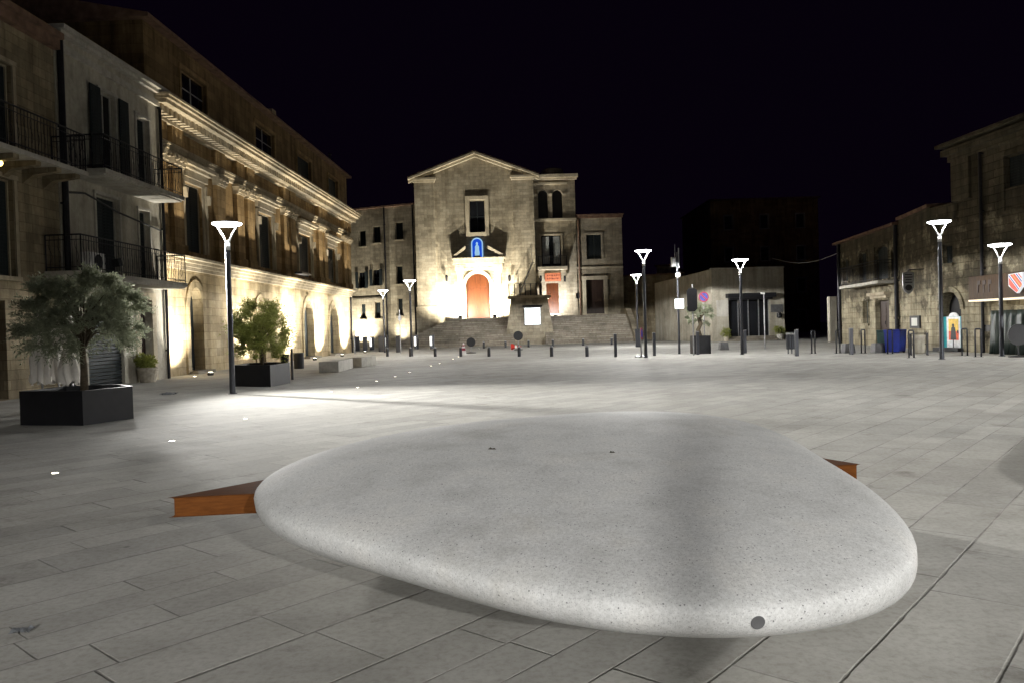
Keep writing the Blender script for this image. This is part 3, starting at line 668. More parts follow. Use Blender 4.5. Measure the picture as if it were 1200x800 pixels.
# lit blue niche; the small white statue glows in place of light on it
n0 = nh; nd = MB(); aw = (n0[1] - n0[0]) / 2
nd.box(n0[0] + .03, n0[1] - .03, -.14, -.006, n0[2], n0[3] - aw)
nd.prism(arcpts(n0[0] + .03, n0[1] - .03, n0[3] - aw + .002, aw), -.14, -.006, 'y')
nd = nd.build('niche', 'neonblue', r)
rim = MB().tube([(n0[0], -.19, n0[2])] + [(a, -.19, b) for a, b in arcpts(n0[0], n0[1], n0[3] - aw, aw)] + [(n0[1], -.19, n0[2])], .06, 6).build('neon_rim', 'glowwhite', nd)
sx, sz = (n0[0] + n0[1]) / 2, n0[2] + .12
MB().lathe([(.02, 0), (.22, .02), (.24, .3), (.19, .62), (.2, .86), (.14, .98), (.07, 1.02), (.1, 1.1), (.105, 1.2), (.06, 1.3), (.01, 1.32)], (sx, -.32, sz), 12).build('statue', 'glowwhite', nd, smooth=True)
MB().box(sx - .3, sx + .3, -.55, -.145, sz - .3, sz - .002).build('statue_shelf', 'church_trim', nd)
for px, out, pw in ((541.5, 2.95, 4600), (580.5, 2.95, 4600), (536, 1.8, 2600), (586, 1.8, 2600)):
    x = X(px, 365); fx = MB().box(-.2, .2, -.14, .14, 0, .1).box(-.17, .17, -.1, .1, .1, .3).build('floodlight', 'black', r, loc=(x, -out, ZP + .003))
    MB().box(-.15, .15, -.08, .08, .302, .31).build('lens', 'lens', fx)
    spot(fx, 'flood_beam', (0, 0, .36), (0, out, 3.2), pw, CREAM, 140, .35, .06)
for px in (524, 597):                                  # small dark spotlights on brackets
    x, z = CF.on(px, 329); b = MB().tube([(x, -.01, z), (x, -.5, z + .2)], .03, 6).lathe([(.1, -.3), (.14, .1), (.1, .3)], (x, -.55, z + .2), 10).build('wall_spotlight', 'black', r)

# side wing of the church (left)
LF = Front(at(411, 330, 79)[:2], (cl - .02, YC + .25))
r = thing('convent_wing', 'three-storey stone wing with small dark windows, left of the church', 'building', (*LF.p, 0), LF.ang)
LL = LF.len; zt = (LF.on(416, 249)[1] + LF.on(484, 239)[1]) / 2
rects = [(421.5, 271, 429, 289), (437.5, 266, 446, 285), (463.5, 261, 472.5, 281), (420.5, 319, 428, 338), (437, 316, 445, 335), (464.5, 312, 472, 333), (423, 356, 428.5, 374), (439.5, 354, 446, 373), (466, 350, 472, 370)]
hs = [LF.rect(*q) for q in rects]
w = MB(); wall(w, 0, LL, 0, zt, hs); shell(w, 0, LL, 14, 0, zt); w.build('wall', 'church', r)
MB().box(-.1, LL - .01, -.25, 14, zt + .003, zt + .16).build('roof_edge', 'tile', r)
for k, h in enumerate(hs):
    wo = window(r, h, 'shutter' if k not in (3, 4) else 'dark', 0.0, 'church')
    if k in (3, 4):
        for a in (h[0] - .34, h[1] + .02): MB().box(a, a + .32, -.09, -.05, h[2], h[3]).build('open_shutter', 'shutter', wo)
downpipe(r, LF.on(453, 330)[0], 0, zt, -.1, .08); downpipe(r, LL - .25, 0, zt, -.1, .08)
MB().tube([(LF.on(414, 351)[0], -.05, LF.on(414, 351)[1]), (LF.on(452, 349)[0], -.05, LF.on(452, 349)[1])], .03, 6).build('cable', 'black', r)
for px, pw, sz_ in ((427, 6500, 115), (472, 1800, 100)):
    x = LF.on(px, 395)[0]; uplight(x, -1.3, .005, (x, -.1, 3.2), pw, CREAM, sz_)

# bell tower and priest house (right)
AF = Front((cr + .02, YC + .35), (cr + 30, YC + .35))
def tagA(q): return AF.rect(*q)
xa1, xb1 = 0, AF.on(675, 280)[0]; zt = AF.on(650, 206)[1]
r = thing('bell_tower', 'stone tower block with twin arched belfry openings and small dome, right of the gable', 'tower', (*AF.p, 0), AF.ang)
b1, b2 = tagA((630.5, 223, 642, 256)), tagA((647, 223, 659, 256)); bw_ = tagA((634, 276, 658, 313)); bd = tagA((640.5, 332, 655, 372))
b1 = (*b1, (b1[1] - b1[0]) / 2); b2 = (*b2, (b2[1] - b2[0]) / 2); bd = (bd[0], bd[1], ZP + .3, bd[3])
w = MB(); wall(w, 0, xb1, 0, zt, [b1, b2, bw_, bd], .5); shell(w, 0, xb1, 8, 0, zt); w.build('wall', 'church', r)
MB().box(b1[0] - .2, b2[1] + .2, .6, .65, b1[2] - .2, b1[3] + .2).build('belfry_back', 'black', r)
cn = MB().box(-.0, xb1 + .2, -.3, -.003, zt - .5, zt - .3).box(0, xb1 + .3, -.45, -.003, zt - .298, zt + .02).box(0, AF.on(664, 215)[0], -.2, -.003, AF.on(650, 217)[1], AF.on(650, 217)[1] + .18)
cn.build('cornice', 'church_trim', r); MB().box(0, xb1 + .05, -.22, -.003, b1[2] - .35, b1[2] - .1).build('string_course', 'church_trim', r)
zi = b1[3] - b1[4] - .12
for a, b in ((.02, b1[0] - .01), (b1[1] + .01, b2[0] - .01), (b2[1] + .01, b2[1] + .35)): MB().box(a, b, -.1, -.003, zi, zi + .2).build('impost', 'church_trim', r)
dx = AF.on(648, 200)[0]
MB().lathe([(1.18, 0), (1.22, .12), (1.15, .3), (1.12, .55), (1.0, .74), (.7, .86), (.2, .95), (.02, .96)], (dx, 1.4, zt + .03), 20).build('dome', 'church', r, smooth=True)
wo = window(r, bw_, 'dark', .12, 'church_trim', sill=False)
for a, b in ((.08, .40), (.60, .92)):
    ww = bw_[1] - bw_[0]; MB().box(bw_[0] + a * ww, bw_[0] + b * ww, .1, .115, bw_[2] + .3, bw_[3] - .15).build('curtain', 'curtain', wo)
zb = bw_[2] - .06; xs0, xs1 = AF.on(630, 314)[0], AF.on(664, 314)[0]
bo = MB().box(xs0, xs1, -1.15, -.004, zb - .28, zb).build('balcony', 'church_trim', r)
railing(bo, [(xs0 + .06, -.05), (xs0 + .06, -1.1), (xs1 - .06, -1.1), (xs1 - .06, -.05)], zb + .001, 1.0, step=.2)
door(r, bd, 'churchdoor', .3, 2); MB().box(bd[0] - .3, bd[1] + .3, -.5, .2, ZP + .003, ZP + .15).box(bd[0] - .2, bd[1] + .2, -.25, .2, ZP + .152, ZP + .3).build('door_step', 'step', r)
q = tagA((638.5, 320.5, 657, 330)); sg = MB().box(q[0], q[1], -.14, -.06, q[2], q[3]).build('sign_board', 'plaque', r)
lt = MB()
for k in range(2):
    z = q[2] + .18 + k * .32; x = q[0] + .18
    while x < q[1] - .2: e = random.uniform(.1, .3); lt.box(x, min(x + e, q[1] - .1), -.146, -.141, z, z + .14); x += e + .07
lt.build('lettering', 'plaqueink', sg)
for px in (633.5, 661.5):
    x, z = AF.on(px, 329); MB().tube([(x, -.01, z), (x, -.45, z + .15)], .03, 6).lathe([(.09, -.28), (.13, .1), (.09, .28)], (x, -.5, z + .15), 10).build('wall_spotlight', 'black', r)
x = (bd[0] + bd[1]) / 2
uplight(x + .1, -2.2, ZP + .005, (x, .2, ZP + 2.6), 2600, WHITE, 145)

xa2, xb2 = xb1, AF.on(730.5, 330)[0]; zt2 = AF.on(700, 253)[1]
BF = Front(AF.world(xb1 + .01, .12)[:2], AF.world(xb2, .12)[:2])
r = thing('priest_house', 'low two-storey stone house with a dark wooden door, right of the tower', 'house', (*BF.p, 0), BF.ang)
bw2, bd2 = BF.rect(687, 275, 705, 304), BF.rect(687, 328, 708, 372); bd2 = (*bd2[:2], ZP + .15, bd2[3])
w = MB(); wall(w, 0, BF.len, 0, zt2, [bw2, bd2]); shell(w, 0, BF.len, 8, 0, zt2); w.build('wall', 'church', r)
MB().box(0, BF.len + .2, -.3, 8, zt2 + .003, zt2 + .12).box(0, BF.len + .1, -.2, -.003, zt2 - .25, zt2).build('roof_edge', 'tile', r)
zz = BF.on(700, 315)[1]; MB().box(0, BF.len, -.1, -.003, zz, zz + .18).build('string_course', 'church_trim', r)
window(r, bw2, 'shutter', .16, 'church', sill=False); door(r, bd2, 'darkwood', .3, 2)
MB().box(bd2[0] - .35, bd2[0] - .003, -.12, -.003, ZP, bd2[3]).box(bd2[1] + .003, bd2[1] + .35, -.12, -.003, ZP, bd2[3]).box(bd2[0] - .4, bd2[1] + .4, -.14, -.003, bd2[3] + .003, bd2[3] + .35).build('door_surround', 'church_trim', r)
downpipe(r, .25, ZP, zt2, -.1, .08, 'tile')
x, z = BF.on(677, 350); MB().box(x - .2, x + .2, -.12, -.003, z, z + .5).build('letter_box', 'black', r)

# terrace, steps, central podium, flank wall
NST = 15; rise = ZP / NST; yt = YC - 3.2
def flight(name, x0, x1, flare, label, y_top=yt, tread=.31):
    s = MB()
    for k in range(NST):
        zt_ = ZP - k * rise; y0 = y_top - (k + 1) * tread
        a = x0 - flare * (k + 1) * tread; zb_ = 0 if k == NST - 1 else zt_ - rise + .0
        s.box(a, x1, y0, y_top - k * tread if k else YC - .1, zt_ - rise, zt_ - (.0 if k else .004))
    o = s.build(name, 'step', bevel=0); return tag(o, label, 'stairs')
xp0, xp1 = at(592, 400, 70)[0], at(651, 400, 70)[0]
st_l = MB()
def stair(mb, x0, x1, cham):
    for k in range(NST):
        zt_ = ZP - k * rise; e = (k + 1) * .31; yb = yt - e; a = x0 - e * cham
        mb.prism([(x1, YC - .5), (a, YC - .5), (a, yt - .2 if cham else yb), (x0 + .9 - (0 if cham else .9), yb), (x1, yb)], zt_ - rise + .001, zt_, 'z')
stair(st_l, X(533, 374), xp0 + .9, 1.25)
tag(st_l.build('stone_steps', 'step'), 'wide stone steps leading up to the orange church door', 'steps')
xr = at(735, 385, 72)[0]
st_r = MB(); stair(st_r, xp1 - .9, xr, 0)
tag(st_r.build('stone_steps', 'step'), 'dark stone steps right of the podium, below the priest house', 'steps')
MB_ = MB(); MB_.prism([(YC + .3, 0), (YC + .3, ZP + .5), (yt, ZP + .5), (yt - NST * .31 - .5, .55), (yt - NST * .31 - .5, 0)], xr + .02, xr + .5, 'x')
tag(MB_.build('parapet_wall', 'church'), 'low sloping parapet wall at the right end of the dark steps', 'wall')
YP = 69.8; zp = at(620, 349, YP)[2]
r = thing('podium', 'battered stone podium with iron railing between the two flights of steps', 'podium', ((xp0 + xp1) / 2, YP, 0))
hw0 = (xp1 - xp0) / 2; hw1 = hw0 - .62
pm = MB(); i = 0
b0 = [(-hw0, -.1), (hw0, -.1), (hw0, 5.6), (-hw0, 5.6)]; t0 = [(-hw1, .35), (hw1, .35), (hw1, 5.6), (-hw1, 5.6)]
hw_m = hw0 - .62 * .25
pm.v = [(x, y, 0) for x, y in b0] + [(x, y, zp) for x, y in t0]; pm.f = [(0, 1, 5, 4), (1, 2, 6, 5), (2, 3, 7, 6), (3, 0, 4, 7), (4, 5, 6, 7)]
pm.build('base', 'church', r)
MB().box(-hw1 - .3, hw1 + .3, .05, 5.6, zp + .003, zp + .2).build('coping', 'church_trim', r)
railing(r, [(-hw1 - .15, 5.4), (-hw1 - .15, .2), (hw1 - .5, .2), (hw1 - .5, 5.4)], zp + .201, 1.05, step=.5, bar=.05, m='pole')
px0 = at(608, 347, YP + .6)[0] - (xp0 + xp1) / 2; px1 = at(624, 309, YP + .6)[0] - (xp0 + xp1) / 2
fp = thing('flagpole', 'slanted pale flagpole rising above the podium railing', 'flagpole', ((xp0 + xp1) / 2 + px0, YP + .6, zp + .2))
MB().tube([(0, 0, 0), (px1 - px0, 0, 2.95)], .07, 8).tube([(px1 - px0, 0, 2.95), (px1 - px0 - .12, 0, 4.6)], .025, 6).build('pole', 'lampwhite', fp)
MB().tube([(px1 - px0 - .35, 0, 2.85), (px1 - px0, 0, 2.96), (px1 - px0 + .35, 0, 2.85)], .025, 6).build('bracket', 'iron', fp)
q0 = at(615.5, 380.5, YP); q1 = at(632.5, 361, YP)
nb = thing('notice_board', 'glowing white notice board on the front of the podium', 'notice board', ((q0.x + q1.x) / 2, YP - .05, q0.z))
wb, hb = (q1.x - q0.x) / 2, q1.z - q0.z
MB().box(-wb - .08, wb + .08, -.12, .5, -.08, hb + .08).build('cabinet', 'grey', nb)
MB().box(-wb, wb, -.135, -.122, 0, hb).build('lit_panel', 'signlit', nb)
MB().prism([(-.4, hb + .12), (.5, hb + .3), (.5, hb + .22), (-.4, hb + .06)], -wb - .2, wb + .2, 'x').build('hood', 'black', nb)

# ================================================================= RIGHT SIDE
# small white shop
c0 = at(835, 380, 60.0); c1 = at(919.5, 380, 60.5)
SF = Front(c0[:2], c1[:2])
r = thing('corner_shop', 'small flat-roofed cream shop with a dark canopy over its glass door', 'shop', (*SF.p, 0), SF.ang)
hz = SF.on(878, 315)[1]; dsh = SF.rect(854, 351, 902, 396); dsh = (dsh[0], dsh[1], .35, dsh[3])
w = MB(); wall(w, 0, SF.len, 0, hz, [dsh]); w.build('wall', 'shop', r)
w = MB(); sd = (-1.0, 12.5)
w.quad((0, 0, 0), (0, 0, hz), (sd[0], sd[1], hz - .3), (sd[0], sd[1], 0)).quad((SF.len, 0, 0), (SF.len, sd[1], 0), (SF.len, sd[1], hz - .3), (SF.len, 0, hz)).quad((0, 0, hz), (SF.len, 0, hz), (SF.len, sd[1], hz - .3), (sd[0], sd[1], hz - .3)).quad((sd[0], sd[1], 0), (sd[0], sd[1], hz - .3), (SF.len, sd[1], hz - .3), (SF.len, sd[1], 0))
w.build('side_wall', 'shop', r)
MB().box(-.06, SF.len + .05, -.08, .25, hz + .002, hz + .1).build('roof_edge', 'slab', r)
q = SF.rect(850, 344, 906, 349); MB().box(q[0], q[1], -.55, -.004, q[2], q[3]).box(q[0] + .2, q[1] - .2, -.35, -.004, q[2] - .15, q[2] - .003).build('canopy', 'black', r)
gd = MB().box(dsh[0], dsh[1], .2, .215, dsh[2], dsh[3]).build('glass_door', 'glass', r)
fb = MB(); n = 4
for k in range(n + 1):
    x = dsh[0] + (dsh[1] - dsh[0]) * k / n; fb.box(x - .04, x + .04, .14, .198, dsh[2], dsh[3])
fb.build('door_frame', 'grey', gd)
MB().box(dsh[0] - .3, dsh[1] + .3, -.8, .1, .003, .17).box(dsh[0] - .15, dsh[1] + .15, -.45, .1, .172, .34).build('door_step', 'step', r)
q = SF.rect(839.5, 352, 853, 371); MB().box(q[0], q[1], -.06, -.004, q[2], q[3]).build('wall_panel', 'slab', r)
q = SF.rect(903, 357, 917, 366); MB().box(q[0], q[1], -.05, -.004, q[2], q[3]).build('sign_plate', 'plaquegrey', r)
q = SF.rect(908, 366, 914, 373); MB().lathe([(.1, 0), (.2, .1), (.17, .4), (.06, .45)], ((q[0] + q[1]) / 2, -.3, q[2]), 10).build('wall_lantern', 'black', r)
# pots beside its door
def pot_plant(name, loc, r0, h, crown, n, label, potm='terracotta', leafm='shrub', seed=3, cat='potted plant', sub='pot'):
    o = thing(name, label, cat, loc); random.seed(seed)
    MB().lathe([(r0 * .7, 0), (r0 * .75, .02), (r0, h * .8), (r0 * 1.08, h * .82), (r0 * 1.08, h), (r0 * .9, h), (r0 * .88, h * .9)], seg=16).build('pot', potm, o, smooth=False)
    cl = [(random.uniform(-.5, .5) * crown, random.uniform(-.5, .5) * crown, h + crown * random.uniform(.1, .9), crown * random.uniform(.3, .5)) for _ in range(9)]
    lf = MB(); leaves(lf, cl, n, .09, .022, .5); lf.build('foliage', leafm, o)
    st = MB()
    for c in cl[:6]: st.tube([(0, 0, h * .85), c[:3]], .008, 4)
    st.build('stem', 'bark', o)
    return o
pot_plant('potted_plant', SF.world(SF.on(848, 398)[0], -.6), .2, .4, .5, 700, 'small plant in a pale pot left of the shop door', seed=5)
pot_plant('potted_plant', SF.world(SF.on(911, 398)[0], -.5), .24, .45, .55, 700, 'bushy potted plant right of the shop door', 'bench', seed=6)
# street houses behind the shop, and a tall dark one
for nm, a, b, dep, hgt, lab, m_ in (('street_house', at(799, 370, 76), at(829, 370, 110), 14, 6.2, 'dim stone house in the side street behind the shop', 'house'),
                                ('street_house', at(771, 370, 84), at(788, 370, 83.5), 12, 7.6, 'dim narrow house end facing the side street', 'plaster'),
                                ('tall_building', at(834, 330, 98), at(960, 330, 98), 16, 16.6, 'tall unlit building rising dark behind the shop', 'attic')):
    fr = Front(a[:2], b[:2]); o = thing(nm, lab, 'building', (*fr.p, 0), fr.ang); hs = []
    n = max(1, int(fr.len / 4)); 
    for k in range(n):
        x = fr.len * (k + .5) / n
        for z in ((1.0, 4.0) if hgt < 9 else (1, 5, 9, 13)): hs.append((x - .5, x + .5, z, z + 1.7))
    w = MB(); wall(w, 0, fr.len, 0, hgt, hs); shell(w, 0, fr.len, dep, 0, hgt); w.build('wall', m_, o)
    for h in hs: window(o, h, 'shutter', .1, 'slab')
    MB().box(-.2, fr.len + .2, -.35, dep + .2, hgt + .003, hgt + .15).build('roof_edge', 'tile', o)

# long stone houses on the right: a low one, a middle one and a tall one
A = G(985, 402); B = G(1056, 407); C_ = G(1093, 410.5); D_ = G(1200, 415)
def house_R(p, q): return Front(p[:2], q[:2])
RF1 = house_R(A, B)
r = thing('low_stone_house', 'dim stone house with a balcony doorway at the far right of the square', 'house', (*RF1.p, 0), RF1.ang)
h1 = (RF1.on(990, 290)[1] + RF1.on(1050, 258)[1]) / 2
hs = [RF1.rect(1025, 288, 1041, 328), RF1.rect(1007, 296, 1016, 334), RF1.rect(1045, 292, 1053, 325), RF1.rect(1026, 352, 1042, 391), RF1.rect(1012, 353, 1018, 379), RF1.rect(1050, 363, 1056, 371), RF1.rect(988, 305, 994, 330)]
hs[0] = (*hs[0], .4); hs[3] = (*hs[3][:2], .1, hs[3][3])
hs[5] = (hs[5][0] - .1, RF1.len - .1, hs[5][2], hs[5][3])
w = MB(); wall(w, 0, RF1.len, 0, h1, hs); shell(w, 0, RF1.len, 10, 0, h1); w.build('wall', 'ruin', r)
MB().prism([(-.3, h1 + .0), (-.3, h1 + .12), (10.2, h1 + 1.6), (10.2, h1 + .0)], -.2, RF1.len - .01, 'x').build('roof', 'tile', r)
for k, h in enumerate(hs):
    if k == 3: door(r, h)
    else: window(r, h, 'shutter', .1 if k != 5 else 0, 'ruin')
zz = RF1.on(1030, 331)[1]; bo = MB().box(RF1.on(1000, 338)[0], hs[0][1] + .7, -.8, -.004, zz - .15, zz).build('balcony', 'slab', r)
railing(bo, [(RF1.on(1000, 338)[0] + .05, -.04), (RF1.on(1000, 338)[0] + .05, -.75), (hs[0][1] + .6, -.75), (hs[0][1] + .6, -.04)], zz + .001, 1.0, step=.2)
MB().box(hs[3][0] - .3, hs[3][1] + .3, -.35, -.004, hs[3][3] + .25, hs[3][3] + .4).box(hs[3][0] - .2, hs[3][1] + .2, -.2, -.004, hs[3][3] + .1, hs[3][3] + .248).build('door_hood', 'trim', r)
downpipe(r, RF1.len - .12, 0, h1, -.12, .1); downpipe(r, .3, 0, h1, -.1, .09)
oa, ob = at(972, 380, 50.5), at(984, 380, 50)
ow = MB().box(0, ob.x - oa.x, 0, .4, 0, 2.9); o = ow.build('garden_wall', 'plaster', loc=(oa.x, 50.4, 0)); tag(o, 'short pale boundary wall at the far end of the low stone house', 'wall')

E_ = Vector((D_.x + (D_.x - C_.x) * .9, D_.y + (D_.y - C_.y) * .9, 0))
RF2 = house_R(B, C_); RF3 = house_R(C_, E_)
r = thing('middle_stone_house', 'weathered stone house with a framed menu, between the low house and the arch', 'house', (*RF2.p, 0), RF2.ang)
h2 = RF2.on(1075, 249)[1]
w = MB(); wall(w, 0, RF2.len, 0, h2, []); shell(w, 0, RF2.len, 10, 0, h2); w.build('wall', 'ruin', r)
MB().box(.0, RF2.len, -.12, 10, h2 + .003, h2 + .14).build('roof_edge', 'tile', r)
r3 = thing('tall_stone_house', 'tall weathered stone house with an arched doorway at the right edge', 'house', (*RF3.p, 0), RF3.ang)
xs = RF3.on(1116, 220)[0]; h3 = RF3.on(1130, 168)[1]; h3l = h2 - .05
ah = RF3.rect(1100.5, 340, 1126.5, 411); ah = (ah[0], ah[1], .15, ah[3] - .05, (ah[1] - ah[0]) / 2)
uh = RF3.rect(1176, 180, 1205, 245); mh = RF3.rect(1104, 287, 1115.5, 309)
w = MB(); wall(w, 0, xs, 0, h3l, [(*ah[:4], ah[4])] if ah[1] < xs else [], .5)
holes_low = [h for h in (ah, mh)]
w = MB(); wall(w, 0, RF3.len, 0, h3l, [ah, mh], .5); wall(w, xs, RF3.len, h3l, h3, [uh], .3)
w.quad((0, 0, 0), (0, 0, h3l), (0, 10, h3l), (0, 10, 0)); w.quad((RF3.len, 0, 0), (RF3.len, 10, 0), (RF3.len, 10, h3), (RF3.len, 0, h3)); w.quad((0, 10, 0), (0, 10, h3l), (RF3.len, 10, h3l), (RF3.len, 10, 0))
w.quad((0, 0, h3l), (xs, 0, h3l), (xs, 10, h3l), (0, 10, h3l)); w.quad((xs, 0, h3l), (xs, 0, h3), (xs, 10, h3), (xs, 10, h3l)); w.quad((xs, 0, h3), (RF3.len, 0, h3), (RF3.len, 10, h3), (xs, 10, h3))
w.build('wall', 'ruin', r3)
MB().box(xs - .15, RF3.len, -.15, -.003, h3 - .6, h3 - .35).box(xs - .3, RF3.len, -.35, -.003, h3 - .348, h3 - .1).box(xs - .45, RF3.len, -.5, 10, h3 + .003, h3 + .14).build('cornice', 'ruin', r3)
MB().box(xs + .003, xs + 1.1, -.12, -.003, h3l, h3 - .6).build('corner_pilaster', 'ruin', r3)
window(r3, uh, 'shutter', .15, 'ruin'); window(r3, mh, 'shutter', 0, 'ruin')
ad = MB().box(ah[0] - .1, ah[1] + .1, .46, .5, ah[2], ah[3] + .1).build('door', 'black', r3)
s_ = MB(); zz = ah[3] - ah[4] - .03; arc = arcpts(ah[0] - .02, ah[1] + .02, zz, ah[4] + .02); arc2 = arcpts(ah[0] - .24, ah[1] + .24, zz, ah[4] + .24)
for (a, b, c, e) in zip(arc, arc[1:], arc2[1:], arc2): s_.prism([a, b, c, e], -.06, -.003, 'y')
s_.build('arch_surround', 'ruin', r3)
MB().box(ah[0] - .1, ah[1] + .1, -.25, .3, .003, .15).build('door_step', 'black', r3)
downpipe(r3, RF3.on(1151, 250)[0], 0, h3 - .6, -.1, .06)
# poster standing in the arch: a dark cloaked figure on a yellow-red ground
pw, z0, z1 = ah[1] - ah[0] - .12, .18, RF3.on(1115, 366)[1]
po = thing('poster_panel', 'tall poster with a dark figure on yellow and red, standing in the arched doorway', 'poster', RF3.world(ah[0] + .06, .12), RF3.ang)
MB().box(0, pw, 0, .04, 0, z1 - .18).build('board', 'teal', po)
hh = z1 - .18
MB().prism([(pw * .2, -.006), (pw * .86, -.006), (pw * .86, -.001), (pw * .2, -.001)], .02, hh * .995, 'z').build('white_panel', 'posterwhite', po)
MB().box(pw * .9, pw * .995, -.006, -.001, .02, hh - .02).build('side_stripe', 'posterblue', po)
MB().box(pw * .3, pw * .78, -.012, -.007, hh * .58, hh * .93).build('yellow_field', 'yellow', po)
MB().box(pw * .3, pw * .78, -.012, -.007, hh * .32, hh * .578).build('red_field', 'orange', po)
cx = pw * .53
MB().prism([(cx - .17, hh * .33), (cx + .19, hh * .33), (cx + .16, hh * .55), (cx + .12, hh * .68), (cx + .05, hh * .70), (cx + .06, hh * .77), (cx, hh * .80), (cx - .07, hh * .77), (cx - .05, hh * .70), (cx - .12, hh * .67), (cx - .15, hh * .5)], -.02, -.014, 'y') \
    .box(cx - .03, cx + .03, -.02, -.014, hh * .03, hh * .328).box(cx + .25, cx + .33, -.02, -.014, hh * .52, hh * .6).build('figure_print', 'black', po)
MB().prism(arcpts(pw * .3, pw * .75, hh + .002, .16, 10), 0, .04, 'y').build('crest', 'posterwhite', po)
# framed menu, plaque, hanging shield sign
q = RF2.rect(1068, 370, 1079.5, 384.5)
mf = thing('menu_frame', 'black framed menu with white paper on the stone wall', 'menu frame', RF2.world(q[0], -.01, q[2]), RF2.ang)
W_, H_ = q[1] - q[0], q[3] - q[2]
MB().box(0, W_, -.07, 0, 0, H_).build('frame', 'black', mf); MB().box(W_ * .22, W_ * .8, -.078, -.072, H_ * .18, H_ * .82).build('paper', 'paper', mf)
q = RF3.rect(1153, 381, 1163, 388.5)
o = MB().box(0, q[1] - q[0], -.04, 0, 0, q[3] - q[2]).build('wall_plaque', 'plaquegrey', loc=RF3.world(q[0], -.01, q[2])); o.rotation_euler = (0, 0, RF3.ang); tag(o, 'plain grey plaque on the pale stone under the wooden fascia', 'plaque')
c = at(1064, 332, 34.0)
hs_ = thing('hanging_sign', 'small pale shield-shaped sign hanging by the dark downpipe', 'sign', c, 0)
MB().prism([(-.24, .45), (0, .5), (.24, .45), (.24, -.2), (.14, -.38), (0, -.48), (-.14, -.38), (-.24, -.2)], -.03, .03, 'y').build('board', 'grey', hs_)
t = MB()
for k, wd in enumerate((.3, .34, .26, .32)): t.box(-wd / 2, wd / 2, -.036, -.031, .34 - k * .11, .38 - k * .11)
t.lathe([(.15, 0), (.15, .005)], (0, 0, 0), 16).build('lettering', 'black', hs_, loc=(0, -.0, 0))
MB().prism([(.15 * math.cos(k * .3927), -.2 + .13 * math.sin(k * .3927)) for k in range(16)], -.036, -.031, 'y').build('emblem', 'black', hs_)
MB().tube([(.0, 0, .5), (.0, 0, .58), (1.2, .6, .62)], .02, 6).build('bracket', 'iron', hs_)
# kiosk front with wooden fascia, lit shield and tarpaulin
x0 = RF3.on(1155, 330)[0]; z0, z1 = RF3.on(1178, 350)[1], RF3.on(1178, 322)[1]
k_ = thing('bar_front', 'bar front with brown wooden fascia, lit lower edge and dark green tarpaulin', 'bar front', RF3.world(x0, 0), RF3.ang)
Lk = RF3.len - x0 - .3
MB().box(0, Lk, -.7, -.13, z0, z1).build('fascia', 'fascia', k_)
MB().box(0, Lk, -.72, -.12, z0 - .07, z0 - .003).build('lit_edge', 'litedge', k_)
xt = RF3.on(1177, 390)[0] - x0
tp = MB(); n = 70; rows = []
for k in range(n + 1):
    x = xt + (Lk - xt) * k / n; rows.append([(x, -.45 - .07 * math.sin(k * 1.9 + z * 1.2) - .05 * math.sin(k * .7) - .12 * (1 - z), .02 + z * (z0 - .45)) for z in (0, .3, .6, .85, 1)])
i = len(tp.v); tp.v += [p for q in rows for p in q]
for k in range(n):
    for j in range(4): tp.f.append((i + k * 5 + j, i + (k + 1) * 5 + j, i + (k + 1) * 5 + j + 1, i + k * 5 + j + 1))
tpo = tp.build('tarpaulin', 'tarp', k_, smooth=True); sm = tpo.modifiers.new('thick', 'SOLIDIFY'); sm.thickness = .01
lt = MB(); x = .5
while x < xt + .2: e = random.uniform(.14, .26); lt.box(x, x + e * .35, -.715, -.701, z0 + .25, z0 + .7); lt.box(x + e * .36, x + e, -.715, -.701, z0 + .55, z0 + .7); x += e + .14
lt.build('lettering', 'darkwood', k_)
s0 = RF3.rect(1182.5, 320, 1199, 344, .8); W_, H_ = s0[1] - s0[0], s0[3] - s0[2]
sh = thing('shield_sign', 'glowing red and white striped shield sign above the tarpaulin', 'sign', RF3.world((s0[0] + s0[1]) / 2, -.74, s0[2]), RF3.ang)
W2 = W_ / 2; out_ = [(-W2, H_ * .96), (W2, H_), (W2, H_ * .36), (W2 * .2, 0), (-W2, H_ * .38)]
MB().prism(out_, -.1, 0, 'y').build('shield', 'shieldwhite', sh)
def band(a, b, m, nm, yy):                              # a diagonal band clipped to the shield: runs from upper left to lower right
    pts = []
    def clip(poly, A, B, Cc, sgn):
        res = []
        for p, q in zip(poly, poly[1:] + poly[:1]):
            fp_, fq = sgn * (A * p[0] + B * p[1] - Cc), sgn * (A * q[0] + B * q[1] - Cc)
            if fp_ >= 0: res.append(p)
            if fp_ * fq < 0: t_ = fp_ / (fp_ - fq); res.append((p[0] + (q[0] - p[0]) * t_, p[1] + (q[1] - p[1]) * t_))
        return res
    ins = [(p[0] * .9, H_ * .5 + (p[1] - H_ * .5) * .93) for p in out_]
    ins = clip(ins, 1 / W_, 1 / H_, a, 1); ins = clip(ins, 1 / W_, 1 / H_, b, -1)
    if len(ins) > 2: MB().prism(ins, yy - .006, yy, 'y').build(nm, m, sh)
band(.0, .34, 'shieldred', 'red_band', -.101); band(.40, .47, 'shieldblue', 'blue_band', -.101); band(.56, .92, 'shieldred', 'red_band', -.101); band(.70, .78, 'shieldgold', 'gold_band', -.108); band(.98, 1.06, 'shieldblue', 'blue_band', -.101); band(1.14, 1.22, 'shieldred', 'red_band', -.101)

